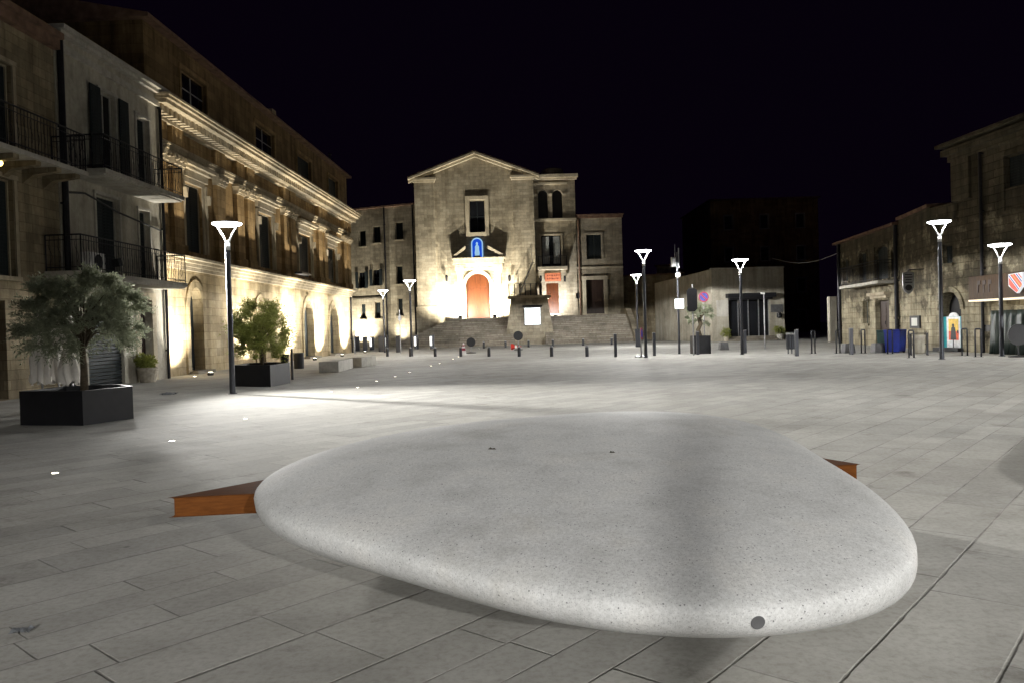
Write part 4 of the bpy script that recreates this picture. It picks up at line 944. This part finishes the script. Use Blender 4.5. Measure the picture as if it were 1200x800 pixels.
# ================================================================= STREET LAMPS
def make_lamp(H):
    o = thing('street_lamp', 'x', 'street lamp'); z = H
    MB().tube([(0, 0, 0), (0, 0, .6), (0, 0, z - .66)], [.075, .07, .062], 14).lathe([(.11, 0), (.11, .015), (.08, .02)], seg=16).build('pole', 'pole', o, smooth=False)
    nk = MB().tube([(0, 0, z - .655), (0, 0, z - .47)], [.066, .06], 12)
    for s in (-1, 1): nk.tube([(s * .03, 0, z - .48), (s * .13, 0, z - .25), (s * .26, 0, z - .03)], [.026, .022, .02], 8)
    nk.build('yoke', 'lampwhite', o, smooth=True)
    ds = MB().lathe([(.03, .075), (.30, .06), (.365, .035), (.365, .022)], (0, 0, z), 28).build('disc', 'lampwhite', o, smooth=False)
    MB().lathe([(.28, -.035), (.36, .0), (.364, .02)], (0, 0, z), 28).build('reflector', 'ledglow', ds)
    lh = MB().lathe([(.045, 0), (.06, .02), (.05, .06)], (0, 0, z - .465), 12).build('light_head', 'lampwhite', o)
    return o
LAMP = {}
def lamp(px, d, H, label, power=P_LAMP, world=None, size=166, blend=.3, rz=0.0):
    key = round(H, 2)
    x = world if world else (at(px, 415, d)[0], d)
    if key not in LAMP: LAMP[key] = o = make_lamp(H); o['label'] = label; o.location = (x[0], x[1], 0); o.rotation_euler = (0, 0, rz)
    else:
        o = dup(LAMP[key], (x[0], x[1], 0), rz, label)
        for ch in list(o.children):                    # every lamp gets its own light below
            if ch.type == 'LIGHT': bpy.data.objects.remove(ch)
    o['group'] = 'disc-topped street lamps round the square'
    batwing(spot(o, 'lamp_light', (0, 0, H - .05), (0, 0, 0), power, (1.0, 0.985, 0.955), size, blend, .2).data)
    return o
lamp(271, 20.0, 4.3, 'largest street lamp in view, at the left beside the second planter')
lamp(482.5, 46, 4.4, 'street lamp in front of the convent wing, taller of the two there', 1700, size=174, blend=.04)
lamp(451, 56, 4.4, 'faint street lamp against the convent wing beside the downpipe', 500, size=174, blend=.04)
lamp(757, 34.8, 4.7, 'street lamp in front of the parapet wall, taller and nearer of the pair', 1700, size=174, blend=.04)
lamp(748, 53, 4.8, 'smaller lamp just left of the tall lamp by the parapet wall', 3000, size=174, blend=.04)
lamp(870, 35.1, 4.2, 'street lamp standing in front of the corner shop door', 900)
lamp(1104, 26.4, 4.6, 'street lamp in front of the poster in the arched doorway', 310)
lamp(1174.5, 27.3, 3.85, 'street lamp in front of the wooden bar fascia at the right', 110)
# unseen lamps added behind the camera and at right, to light the foreground
lamp(0, 0, 4.3, 'added unseen street lamp nearest the stone bench, its post shades the pebble', P_LAMP_NEAR, (-.70, -3.2), rz=R(20))  # dim post added for the soft shadow band on the pebble
lamp(0, 0, 4.3, 'unseen street lamp further behind the stone bench, to the left', 3300, (-2.31, -10.5), 172, .2)
lamp(0, 0, 4.3, 'added unseen street lamp further behind the stone bench, to the right', 2500, (6.0, -9.0), 172, .2)  # added to weaken that post's shadow
lamp(0, 0, 4.3, 'unseen street lamp far out at the right, beyond the second stone bench', 7800, (22.0, 9.5), 172, .2)

# ================================================================= STONE BENCH
def pebble_mesh(seg=128, rings=56):
    a0, a2, b2, a3, b3, a4, b4 = 1.9022, -.0224, -.0371, -.0911, .0358, -.0037, .0038
    zt, ze, zb, eu, el, tx, ty, foot, ox, oy, k1, k2 = .739, .4387, .0342, 2.05, 2.9003, -.0121, .0376, .1556, .5741, .3439, .2718, .3668
    mb = MB()
    for i in range(rings + 1):
        a = math.pi * (i / rings - .5); cc, q = max(0.0, math.cos(a)), math.sin(a); e = eu if q >= 0 else el
        rr, v = cc ** (2 / e), abs(q) ** (2 / e)
        for j in range(seg):
            t = 2 * math.pi * j / seg
            RR = a0 * (1 + a2 * math.cos(2 * t) + b2 * math.sin(2 * t) + a3 * math.cos(3 * t) + b3 * math.sin(3 * t) + a4 * math.cos(4 * t) + b4 * math.sin(4 * t))
            if q >= 0: z = ze + (zt - ze) * v; x = rr * RR * math.cos(t) + ox * v * v; y = rr * RR * math.sin(t) + oy * v * v
            else: r_ = foot + (1 - foot) * rr; z = ze - (ze - zb) * v; x = r_ * RR * math.cos(t) + k1 * v * v; y = r_ * RR * math.sin(t) + k2 * v * v
            z += (tx * x + ty * y) * (z - zb) / (ze - zb)
            mb.v.append((x, y, z))
    for i in range(rings):
        for j in range(seg): a = i * seg; mb.f.append((a + j, a + (j + 1) % seg, a + seg + (j + 1) % seg, a + seg + j))
    mb.f.append(tuple(reversed(range(seg)))); mb.f.append(tuple(rings * seg + j for j in range(seg)))
    return mb
bc = Vector((.3636, 5.0031, 0))
r = thing('pebble_bench', 'huge pale terrazzo pebble with a wooden seat behind it, in the foreground', 'bench', bc, 0, 'pebble benches on the square')
pb = pebble_mesh().build('pebble', 'terrazzo', r, smooth=True)
MB().lathe([(.8, .0), (.82, .01), (.82, .05), (.7, .06)], (.2718, .3668, 0), 32).build('foot', 'terrazzo', r)
pl = [(-2.17, 4.94), (2.36, 5.40), (2.22, 5.66), (-1.45, 5.80)]
MB().prism([(x - bc.x, y - bc.y) for x, y in pl], .325, .45, 'z').build('wooden_seat', 'seatwood', r, bevel=.012)
p_ = Vector((.95, 4.1, 0)) - bc
# metal plug set in the front face of the pebble
import mathutils
dg = bpy.context.evaluated_depsgraph_get()
def hit(px, py):
    u, w = uw(px, py); dirv = Vector((u / FPX, 1, w / FPX)).normalized(); org = Vector((0, 0, EYE)) - bc
    ok, loc, nor, _ = pb.ray_cast(org, dirv); return loc, nor
bpy.context.view_layer.update()
loc, nor = hit(890, 731)
o = MB().lathe([(.028, -.01), (.028, .001), (.024, .002)], seg=24).build('metal_plug', 'plaquegrey', r, loc=loc); o.rotation_euler = nor.to_track_quat('Z', 'Y').to_euler()
for px, py, s in ((577, 527, .03), (718, 531, .018)):
    loc, nor = hit(px, py); nor = nor.normalized()
    lf = MB().quad((-s, 0, .002), (-s * .2, -s * .35, .01), (s, -.004, .004), (s * .3, s * .4, .009)).quad((-s, 0, .002), (-s * .6, s * .5, .012), (-s * .1, s * .3, .006))
    o = lf.build('dry_leaf', 'leaf_dry', loc=loc + bc + nor * .002); o.rotation_euler = nor.to_track_quat('Z', 'Y').to_euler()
    tag(o, 'larger dry leaf lying on top of the pebble, left of its middle' if s > .02 else 'tiny dry leaf lying on top of the pebble near its middle', 'leaf')
dup(r, (8.15, 7.2, 0), R(-95), 'unseen second terrazzo pebble bench added beyond the right edge for its shadow')  # unseen bench added to cast the dark oval on the paving

# stone block benches by the palace
for n_, (a, b, w_, lab) in enumerate(((G(397, 436), G(414, 431), .75, 'nearer pale stone block bench beside the palace'), (G(424, 430), G(441, 427.5), .75, 'farther pale stone block bench beside the palace'))):
    d = (b - a); ln = min(d.length, 3.2); ang = math.atan2(d.y, d.x)
    o = MB().box(0, ln, 0, w_, 0.0, .42).build('block_bench', 'bench', loc=a, bevel=.02); o.rotation_euler = (0, 0, ang); tag(o, lab, 'bench', 'stone block benches')

# ================================================================= PLANTERS, OLIVES, PARASOLS
def planter(poly, h, label, c):
    o = thing('planter', label, 'planter', (c[0], c[1], 0)); q = [(p[0] - c[0], p[1] - c[1]) for p in poly]
    cx = sum(p[0] for p in q) / len(q); cy = sum(p[1] for p in q) / len(q); inn = [(cx + (p[0] - cx) * .93, cy + (p[1] - cy) * .93) for p in q]
    b = MB(); n = len(q)
    for k in range(n):
        a, e, f, g_ = q[k], q[(k + 1) % n], inn[(k + 1) % n], inn[k]
        b.quad((*a, 0), (*e, 0), (*e, h), (*a, h)); b.quad((*a, h), (*e, h), (*f, h), (*g_, h)); b.quad((*g_, h), (*f, h), (*f, h - .12), (*g_, h - .12))
    b.build('box', 'planter', o); MB().quad(*[(*p, h - .09) for p in inn]).build('soil', 'soil', o)
    return o
p0, p1, p2 = G(23, 498), G(97, 498.5), G(156, 490)
back = [p2 + (p0 - p1) * .55 + Vector((.1, .55, 0)), p0 + (p2 - p1) * .9 + Vector((-.25, .35, 0))]
planter([p0, p1, p2, *back], .6, 'black angular planter with an olive tree, in front of the plaster house', p1)
oc = (p0 + p1 + p2 + back[0] + back[1]) / 5
ol = thing('olive_tree', 'bushy grey-green olive tree in the left planter', 'tree', (oc.x, oc.y, .5))
leaf_tree(ol, .70, 2.04, .92, 27000, 'olive', .075, .06, 40, .9, 11)
p0, p1, p2 = G(270, 452.5), G(317, 453), G(340, 448.5)
back = [p2 + (p0 - p1) * .55 + Vector((.1, .6, 0)), p0 + (p2 - p1) * .8 + Vector((-.1, .4, 0))]
planter([p0, p1, p2, *back], .62, 'black angular planter with a yellow-green shrub, beside the tall lamp', p1)
oc = (p0 + p1 + p2 + back[0] + back[1]) / 5
ol = thing('olive_tree', 'yellow-green young olive in the planter beside the tall lamp', 'tree', (oc.x - .05, oc.y, .5))
leaf_tree(ol, .12, 1.8, .68, 30000, 'shrub', .07, .05, 46, .95, 27, up=1.5, spray=(.3, .85))
q = G(335, 426, .62); o = thing('bucket', 'dark bucket standing on the rim of the shrub planter', 'bucket', (p2.x - .18, p2.y + .12, .621))
MB().lathe([(.1, 0), (.11, .01), (.14, .24), (.15, .25), (.13, .25), (.12, .2)], seg=16).build('body', 'black', o); MB().tube([(-.14, 0, .24), (-.1, 0, .36), (0, 0, .4), (.1, 0, .36), (.14, 0, .24)], .006, 5).build('handle', 'grey', o)
# olive in a square planter by the shop
c = G(821, 412); c.y = 37.5; c.x = at(821, 410, 37.5)[0]
planter([(c.x - .4, c.y - .4), (c.x + .4, c.y - .4), (c.x + .4, c.y + .4), (c.x - .4, c.y + .4)], .85, 'black square planter in front of the corner shop', c)
ol = thing('olive_tree', 'small olive tree in the square planter by the shop', 'tree', (c.x, c.y, .75)); leaf_tree(ol, .55, 1.7, .52, 5000, 'olive', .085, .10, 18, 1, 31)
pot_plant('potted_plant', G(173.5, 447.5), .33, .5, .42, 1600, 'leafy plant in a pale stone pot by the plaster house door', seed=9)
# closed parasols behind the left planter
def parasol(px, d, tilt, label, seed):
    random.seed(seed); x = at(px, 440, d)[0]
    o = thing('parasol', label, 'parasol', (x, d, 0), random.random(), 'closed white parasols')
    MB().tube([(0, 0, 0), (0, 0, 2.35)], .022, 8).lathe([(.24, 0), (.24, .05), (.06, .07)], seg=16).build('pole', 'grey', o)
    c = MB(); prof = [(.19, .62), (.20, .70), (.205, .86), (.185, 1.02), (.165, 1.14), (.12, 1.26), (.085, 1.33), (.09, 1.38), (.135, 1.47), (.14, 1.6), (.115, 1.8), (.085, 2.05), (.05, 2.25), (.02, 2.33)]
    seg = 48; ph = [random.random() * 6 for _ in range(4)]
    for r_, z in prof:
        for j in range(seg):
            t = 2 * math.pi * j / seg; q = r_ * (1 + .20 * math.sin(7 * t + ph[0] + 2.2 * z) + .14 * math.sin(4 * t + ph[1] - 4 * z) + .10 * math.sin(11 * t + ph[2] + 3 * z) + .10 * math.sin(9 * z + ph[3]))
            c.v.append((q * math.cos(t), q * math.sin(t), z + (.05 * math.sin(4 * t + ph[3]) if z < .8 else 0)))
    for i in range(len(prof) - 1):
        for j in range(seg): c.f.append((i * seg + j, i * seg + (j + 1) % seg, (i + 1) * seg + (j + 1) % seg, (i + 1) * seg + j))
    c.f.append(tuple((len(prof) - 1) * seg + j for j in range(seg))); c.build('canopy', 'cloth', o, smooth=True)
    MB().lathe([(.10, 1.32), (.11, 1.345), (.10, 1.37)], seg=20).build('tie', 'cloth', o)
    o.rotation_euler = (0, tilt, random.random())
parasol(49, 16.2, 0, 'leftmost closed white parasol behind the left planter', 1)
parasol(68, 16.5, R(1), 'middle closed white parasol behind the left planter', 2)
parasol(86, 15.8, R(-3), 'rightmost closed white parasol behind the left planter, most brightly lit', 4)

# ================================================================= BOLLARDS, SIGNS, BINS
def place(proto, px, py, label, group, d=None, rz=0.0, scale=None):
    p = G(px, py) if d is None else Vector((at(px, py, d)[0], d, 0))
    if 'used' not in proto: proto['used'] = 1; proto.location = p; proto.rotation_euler = (0, 0, rz); o = proto; proto['label'] = label; proto['group'] = group
    else: o = dup(proto, p, rz, label, group)
    if scale: o.scale = scale
    if 'used' in o and o is not proto: del o['used']
    return o
b = thing('short_bollard', 'x', 'bollard'); MB().lathe([(.085, 0), (.085, .44), (.07, .47)], seg=14).build('post', 'pole', b); MB().lathe([(.075, .471), (.08, .475), (.08, .52), (.05, .54)], seg=14).build('cap', 'grey', b)
near_ = ['front of the farther block bench', 'front of the nearer convent lamp', 'line with the last lit bollard', 'front of the small cone', 'front of the orange church door', 'front of the lying cone', 'front of the podium right corner', 'front of the dark steps']
for px, t_ in zip((454, 481, 510, 540, 573, 608.5, 646.5, 688), near_): place(b, px, 417.5, 'short dark bollard of the nearer row, in ' + t_, 'short bollards, nearer row')
far_ = ['left part of the church steps', 'right part of the church steps', 'podium left corner', 'podium right corner', 'dark steps, middle', 'parapet wall end']
for px, t_ in zip((567, 592.5, 619.5, 648, 683.5, 717), far_): place(b, px, 407.5, 'short dark bollard of the farther row, before the ' + t_, 'short bollards, farther row', d=60)
b = thing('square_post', 'x', 'bollard'); MB().box(-.065, .065, -.065, .065, 0, 1.05).build('post', 'pole', b, bevel=.008); MB().box(-.068, .068, -.068, .068, 1.051, 1.07).build('cap', 'grey', b)
for px, py, t_ in ((721.5, 416.5, 'left of the pair of parapet lamps'), (767, 416.5, 'right of the tall parapet lamp'), (818, 417, 'in front of the square planter'), (873.5, 417.5, 'right of the shop lamp'), (934, 417, 'beside the litter bin with a bright rim'), (998, 417.8, 'between the narrow hoops in front of the low stone house')):
    place(b, px, py, 'square dark post ' + t_, 'square posts along the traffic edge', d=36.5 if px < 900 else 32)
b = thing('hoop_bollard', 'x', 'bollard'); MB().tube([(-.09, 0, 0), (-.09, 0, .93), (-.07, 0, .97), (.07, 0, .97), (.09, 0, .93), (.09, 0, 0)], .028, 8).build('hoop', 'pole', b, smooth=True); MB().box(-.15, .15, -.05, .05, 0.001, .012).build('foot_plate', 'pole', b)
for px, py, d, t_ in ((953.5, 413, 34, 'right of the litter bin with a bright rim'), (982.5, 413, 33.5, 'in front of the garden wall'), (1012, 414, 33, 'in front of the dark doorway'), (1043.5, 414.5, 31.5, 'in front of the blue bin'), (1068.5, 418, 28, 'below the framed menu'), (1131, 417, 28.5, 'right of the arched doorway, farther'), (1147, 418.5, 27.3, 'right of the arched doorway, nearer')):
    place(b, px, py, 'narrow dark hoop bollard ' + t_, 'narrow hoop bollards', d=d, rz=R(random.uniform(-25, 25)))
b = thing('light_bollard', 'x', 'bollard light'); MB().box(-.17, .17, -.09, .09, 0, 1.12).build('body', 'pole', b, bevel=.01); MB().box(-.176, -.171, -.06, .06, .25, 1.0).box(-.16, -.02, -.097, -.091, .3, 1.0).build('light_slot', 'slot', b)
for px, d, t_ in ((436, 66, 'leftmost of the four by the convent wing'), (452.5, 65, 'beside the faint convent lamp'), (488, 64, 'right of the nearer convent lamp'), (506.5, 63, 'nearest the church steps')):
    place(b, px, 405, 'dark bollard with a lit white side, ' + t_, 'lit bollards by the convent wing', d=d)
b2 = thing('wide_bollard', 'x', 'bollard'); MB().box(-.17, .17, -.1, .1, 0, 1.15).build('body', 'pole', b2, bevel=.01); MB().box(-.175, .175, -.105, .105, 1.152, 1.18).build('cap', 'black', b2)
for px, d, t_ in ((419, 64, 'at the far corner of the palace'), (428, 61, 'second from the palace corner'), (446.5, 59, 'between two lit bollards'), (467, 56, 'behind the thin grey pole'), (748, 52, 'at the foot of the smaller parapet lamp')):
    place(b2, px, 407, 'wide dark bollard without light, ' + t_, 'wide dark bollards', d=d)
o = thing('thin_pole', 'thin grey pole with a small box, by the convent wing', 'pole', (at(469.5, 410, 52)[0], 52, 0)); MB().tube([(0, 0, 0), (0, 0, 2.9)], .03, 8).build('pole', 'grey', o); MB().box(-.1, .1, -.05, .05, 2.2, 2.5).build('box', 'grey', o)
o = thing('thin_pole', 'thin pale grey post at the end of the palace', 'pole', (at(415.5, 405, 55)[0], 55, 0)); MB().tube([(0, 0, 0), (0, 0, 1.6)], .05, 8).build('pole', 'grey', o); MB().lathe([(.06, 1.6), (.06, 1.63), (.02, 1.66)], seg=10).build('cap', 'grey', o)
o = thing('thin_pole', 'slim pale post right of the shop door', 'pole', (at(896.5, 400, 41)[0], 41, 0)); MB().tube([(0, 0, 0), (0, 0, 2.9)], .035, 8).build('pole', 'grey', o); MB().box(-.16, .04, -.05, .05, 2.85, 2.95).build('head', 'white', o)
o = thing('thin_pole', 'slim dark post beside the shrub planter', 'pole', G(342.5, 444.5)); MB().tube([(0, 0, 0), (0, 0, .98)], .04, 8).build('pole', 'pole', o); MB().lathe([(.05, .98), (.05, 1.0), (.02, 1.02)], seg=10).build('cap', 'pole', o)
def disc_sign(px, d, zc, rr, label, face='black', rim=None, slash=False, base=True, rz=0.0):
    o = thing('round_sign', label, 'road sign', (at(px, 405, d)[0], d, 0), rz)
    MB().tube([(0, 0.03, 0), (0, 0.03, zc + rr)], .03, 8).build('pole', 'grey', o)
    ci = [(rr * math.cos(k * math.pi / 16), zc + rr * math.sin(k * math.pi / 16)) for k in range(32)]
    do = MB().prism(ci, -.02, 0, 'y').build('disc', rim or face, o)
    if rim:
        MB().prism([(x * .76, zc + (z - zc) * .76) for x, z in ci], -.026, -.021, 'y').build('field', face, do)
        if slash:
            c_, s_ = math.cos(R(-45)), math.sin(R(-45)); MB().prism([(a * c_ - b_ * s_, zc + a * s_ + b_ * c_) for a, b_ in ((-rr * .8, -.04), (rr * .8, -.04), (rr * .8, .04), (-rr * .8, .04))], -.032, -.027, 'y').build('slash', rim, do)
    if base: MB().lathe([(.3, 0), (.3, .05), (.05, .08)], (0, .03, 0), 16).build('base', 'black', o)
disc_sign(552, 49, .68, .28, 'low round black sign back on a stand, by the church steps')
disc_sign(607.5, 53, .95, .32, 'low round black sign back on a stand, in front of the podium')
disc_sign(752, 35.6, 1.05, .26, 'low round sign on a stand, beside the tall parapet lamp', 'signblue', 'signred', False, True, R(70))
disc_sign(826, 39.5, 2.75, .26, 'round no-parking sign, blue with a red rim, beside the shop olive', 'signblue', 'signred', True, False)
o = thing('road_sign', 'large dark sign back on a grey pole in front of the square planter', 'road sign', (at(813, 410, 35.5)[0], 35.5, 0)); MB().tube([(0, 0, 0), (0, 0, 3.2)], .03, 8).build('pole', 'grey', o)
MB().prism([(-.24, 2.05), (-.15, 1.98), (.1, 1.98), (.22, 2.1), (.22, 2.95), (.1, 3.02), (-.14, 3.02), (-.24, 2.92)], .035, .07, 'y').build('plate', 'black', o).location = (-.02, -.11, 0)
o = thing('camera_mast', 'dark mast with a white lit panel and small antennas', 'mast', (at(796, 405, 38)[0], 38, 0))
MB().tube([(0, 0, 0), (0, 0, 3.0), (0, 0, 4.9)], [.06, .05, .04], 8).build('pole', 'pole', o)
a_, b_ = at(790.5, 362, 38), at(800.5, 350.5, 38); MB().box(a_.x - o.location.x, b_.x - o.location.x, -.12, -.06, a_.z, b_.z).build('lit_panel', 'signlit', o)
MB().box(-.28, -.08, -.1, .1, 4.2, 4.65).build('box', 'grey', o); MB().tube([(.08, 0, 4.1), (.08, 0, 5.1)], .025, 6).tube([(-.1, 0, 4.65), (-.1, 0, 5.3)], .015, 6).build('antenna', 'grey', o); MB().lathe([(.02, .0), (.12, .05), (.14, .18), (.08, .24)], (0, -.15, 3.65), 10).build('camera_dome', 'white', o)
# cones
def cone(loc, label, m_, lie=None):
    o = thing('traffic_cone', label, 'traffic cone', loc); MB().box(-.2, .2, -.2, .2, 0, .04).lathe([(.15, .041), (.035, .68), (.02, .69)], seg=16).build('body', m_, o)
    MB().lathe([(.121, .25), (.094, .4)], seg=16).lathe([(.075, .5), (.06, .58)], seg=16).build('reflective_band', 'white' if m_ == 'red' else 'signred', o)
    if lie: o.rotation_euler = lie; o.location.z = .2
cone(G(543.5, 415.5), 'white traffic cone with red bands, left of the low sign by the church steps', 'white')
cone(G(600, 409.5), 'red traffic cone lying on its side before the podium', 'red', (R(90), 0, R(70)))
# bins
o = thing('litter_bin', 'round dark litter bin between the shrub planter and the block bench', 'bin', G(350.5, 431.5)); MB().lathe([(.2, 0), (.21, .02), (.22, .6), (.21, .62)], seg=18).build('body', 'black', o); MB().lathe([(.225, .62), (.225, .68), (.19, .68), (.18, .64)], seg=18).build('rim', 'pole', o)
o = thing('litter_bin', 'dark slatted litter bin with a bright rim, right of the shop', 'bin', (at(928, 410, 34.5)[0], 34.5, 0))
lb = MB()
for k in range(14): t = 2 * math.pi * k / 14; lb.box(.2 * math.cos(t) - .025, .2 * math.cos(t) + .025, .2 * math.sin(t) - .025, .2 * math.sin(t) + .025, .2, .82)
lb.lathe([(.15, .2), (.17, .21), (.17, .6)], seg=14); lb.build('body', 'pole', o); MB().lathe([(.24, .82), (.25, .84), (.25, .88), (.2, .9)], seg=18).build('rim', 'grey', o)
for a in (-.16, 0.0, .16): MB().box(a - .02, a + .02, -.02, .02, 0, .2).build('leg', 'pole', o)
def wheel_bin(px, d, m_, w_, h_, label):
    o = thing('wheeled_bin', label, 'bin', (at(px, 410, d)[0], d, 0), R(-50)); 
    MB().prism([(-w_ * .42, .06), (w_ * .42, .06), (w_ * .5, h_), (-w_ * .5, h_)], -.3, .3, 'y').build('body', m_, o, bevel=.02); MB().box(-w_ * .54, w_ * .54, -.34, .34, h_ + .003, h_ + .07).build('lid', m_, o, bevel=.02)
    for s in (-1, 1): MB().tube([(s * w_ * .3, .3, .08), (s * w_ * .3 + .05, .3, .08)], .08, 12).build('wheel', 'black', o)
wheel_bin(1049.5, 32.6, 'blue', .62, .88, 'bright blue wheeled bin against the low stone house'); wheel_bin(1039, 33.6, 'green', .5, .86, 'dark green wheeled bin beside the blue bin')
o = thing('bag_stand', 'pale waste bag hanging in a dark metal stand under the framed menu', 'bin', (at(1078, 410, 29.6)[0], 29.6, 0), R(-20))
MB().tube([(-.28, 0, 0), (-.28, 0, .82), (.28, 0, .82), (.28, 0, 0)], .022, 8).tube([(-.28, .3, 0), (-.28, .3, .82), (.28, .3, .82), (.28, .3, 0)], .022, 8).tube([(-.28, 0, .82), (-.28, .3, .82)], .02, 6).tube([(.28, 0, .82), (.28, .3, .82)], .02, 6).build('frame', 'pole', o)
MB().lathe([(.16, .06), (.21, .1), (.22, .35), (.21, .6), (.23, .74), (.2, .76)], (0, .15, 0), 24, 9, .05).build('bag', 'plaster', o, smooth=True); MB().box(-.26, .26, .02, .28, .40, .43).build('shelf', 'pole', o)
for px, d, t_ in ((848, 42, 'in front of the corner shop'), (994, 33.5, 'beside the square post by the low stone house'), (1029, 33, 'left of the blue bin')):
    o = MB(); o.v = [(-.24, -.24, 0), (.24, -.24, 0), (.24, .24, 0), (-.24, .24, 0), (-.19, -.19, .4), (.19, -.19, .4), (.19, .19, .4), (-.19, .19, .4)]; o.f = [(0, 1, 5, 4), (1, 2, 6, 5), (2, 3, 7, 6), (3, 0, 4, 7), (4, 5, 6, 7), (3, 2, 1, 0)]
    tag(o.build('concrete_block', 'plaquegrey', loc=(at(px, 410, d)[0], d, 0), bevel=.02), 'low grey concrete block ' + t_, 'block', 'low concrete blocks')
o = thing('easel_sign', 'dark round-topped easel sign standing before the tarpaulin', 'sign', (at(1194, 415, 26.6)[0], 26.6, 0), R(-20)); MB().prism([(.3 * math.cos(k * .2618), .75 + .36 * math.sin(k * .2618)) for k in range(24)], -.02, .02, 'y').build('board', 'black', o)
MB().tube([(0, .03, 0), (0, .03, .6)], .025, 8).lathe([(.3, 0), (.3, .03), (.05, .05)], (0, .03, 0), 14).build('stand', 'black', o)
o = MB().tube([tuple(at(905, 303, 58) + (at(984, 296, 49) - at(905, 303, 58)) * (k / 12) + Vector((0, 0, -.5 * math.sin(math.pi * k / 12)))) for k in range(13)], .02, 5).build('overhead_cable', 'grey')
tag(o, 'thin sagging cable strung from the shop roof to the low stone house', 'cable')
# ground lights
b = thing('ground_light', 'x', 'ground light'); MB().lathe([(.05, .002), (.05, .006), (.036, .008)], seg=18).build('rim', 'grey', b); MB().lathe([(.034, .0085), (.03, .011)], seg=18).build('lens', 'lens', b)
gl = [(63, 555, 'nearest, at the left edge of the paving'), (201, 517, 'second nearest, below the shrub planter'), (287, 491, 'third nearest, right of the tall lamp foot'), (388, 459, 'below the nearer block bench'), (419, 454, 'below the gap between the block benches'), (441, 446.5, 'below the farther block bench')]
for px, py, t_ in gl: place(b, px, py, 'small round light in the paving, ' + t_, 'lights set flush in the paving')
for px, py in ((463, 441), (480, 436), (505, 428.5), (515, 425.5), (531, 420.5), (537.5, 417.8), (562, 408.5)): place(b, px, py, 'small round light in the paving, in the far row running to the church steps', 'lights set flush in the paving')
place(b, 228, 441, 'small round light in the paving before the palace door', 'lights set flush in the paving', scale=(1.6, 1.6, 1))
# scraps of clear plastic
for px, py, s, lab in ((22, 742, .05, 'small crumpled clear plastic scrap at the lower left'), (197, 462, .2, 'larger crumpled clear plastic sheet between the two planters')):
    random.seed(px); o = MB(); n = 9
    for i in range(n):
        for j in range(n): o.v.append(((i / (n - 1) - .5) * s * 2, (j / (n - 1) - .5) * s * 1.3, .004 + abs(noise.noise(Vector((i * .9, j * .9, px)))) * s * .55))
    for i in range(n - 1):
        for j in range(n - 1): o.f.append((i * n + j, (i + 1) * n + j, (i + 1) * n + j + 1, i * n + j + 1))
    o = o.build('plastic_scrap', 'film', loc=G(px, py), smooth=True); tag(o, lab, 'litter')
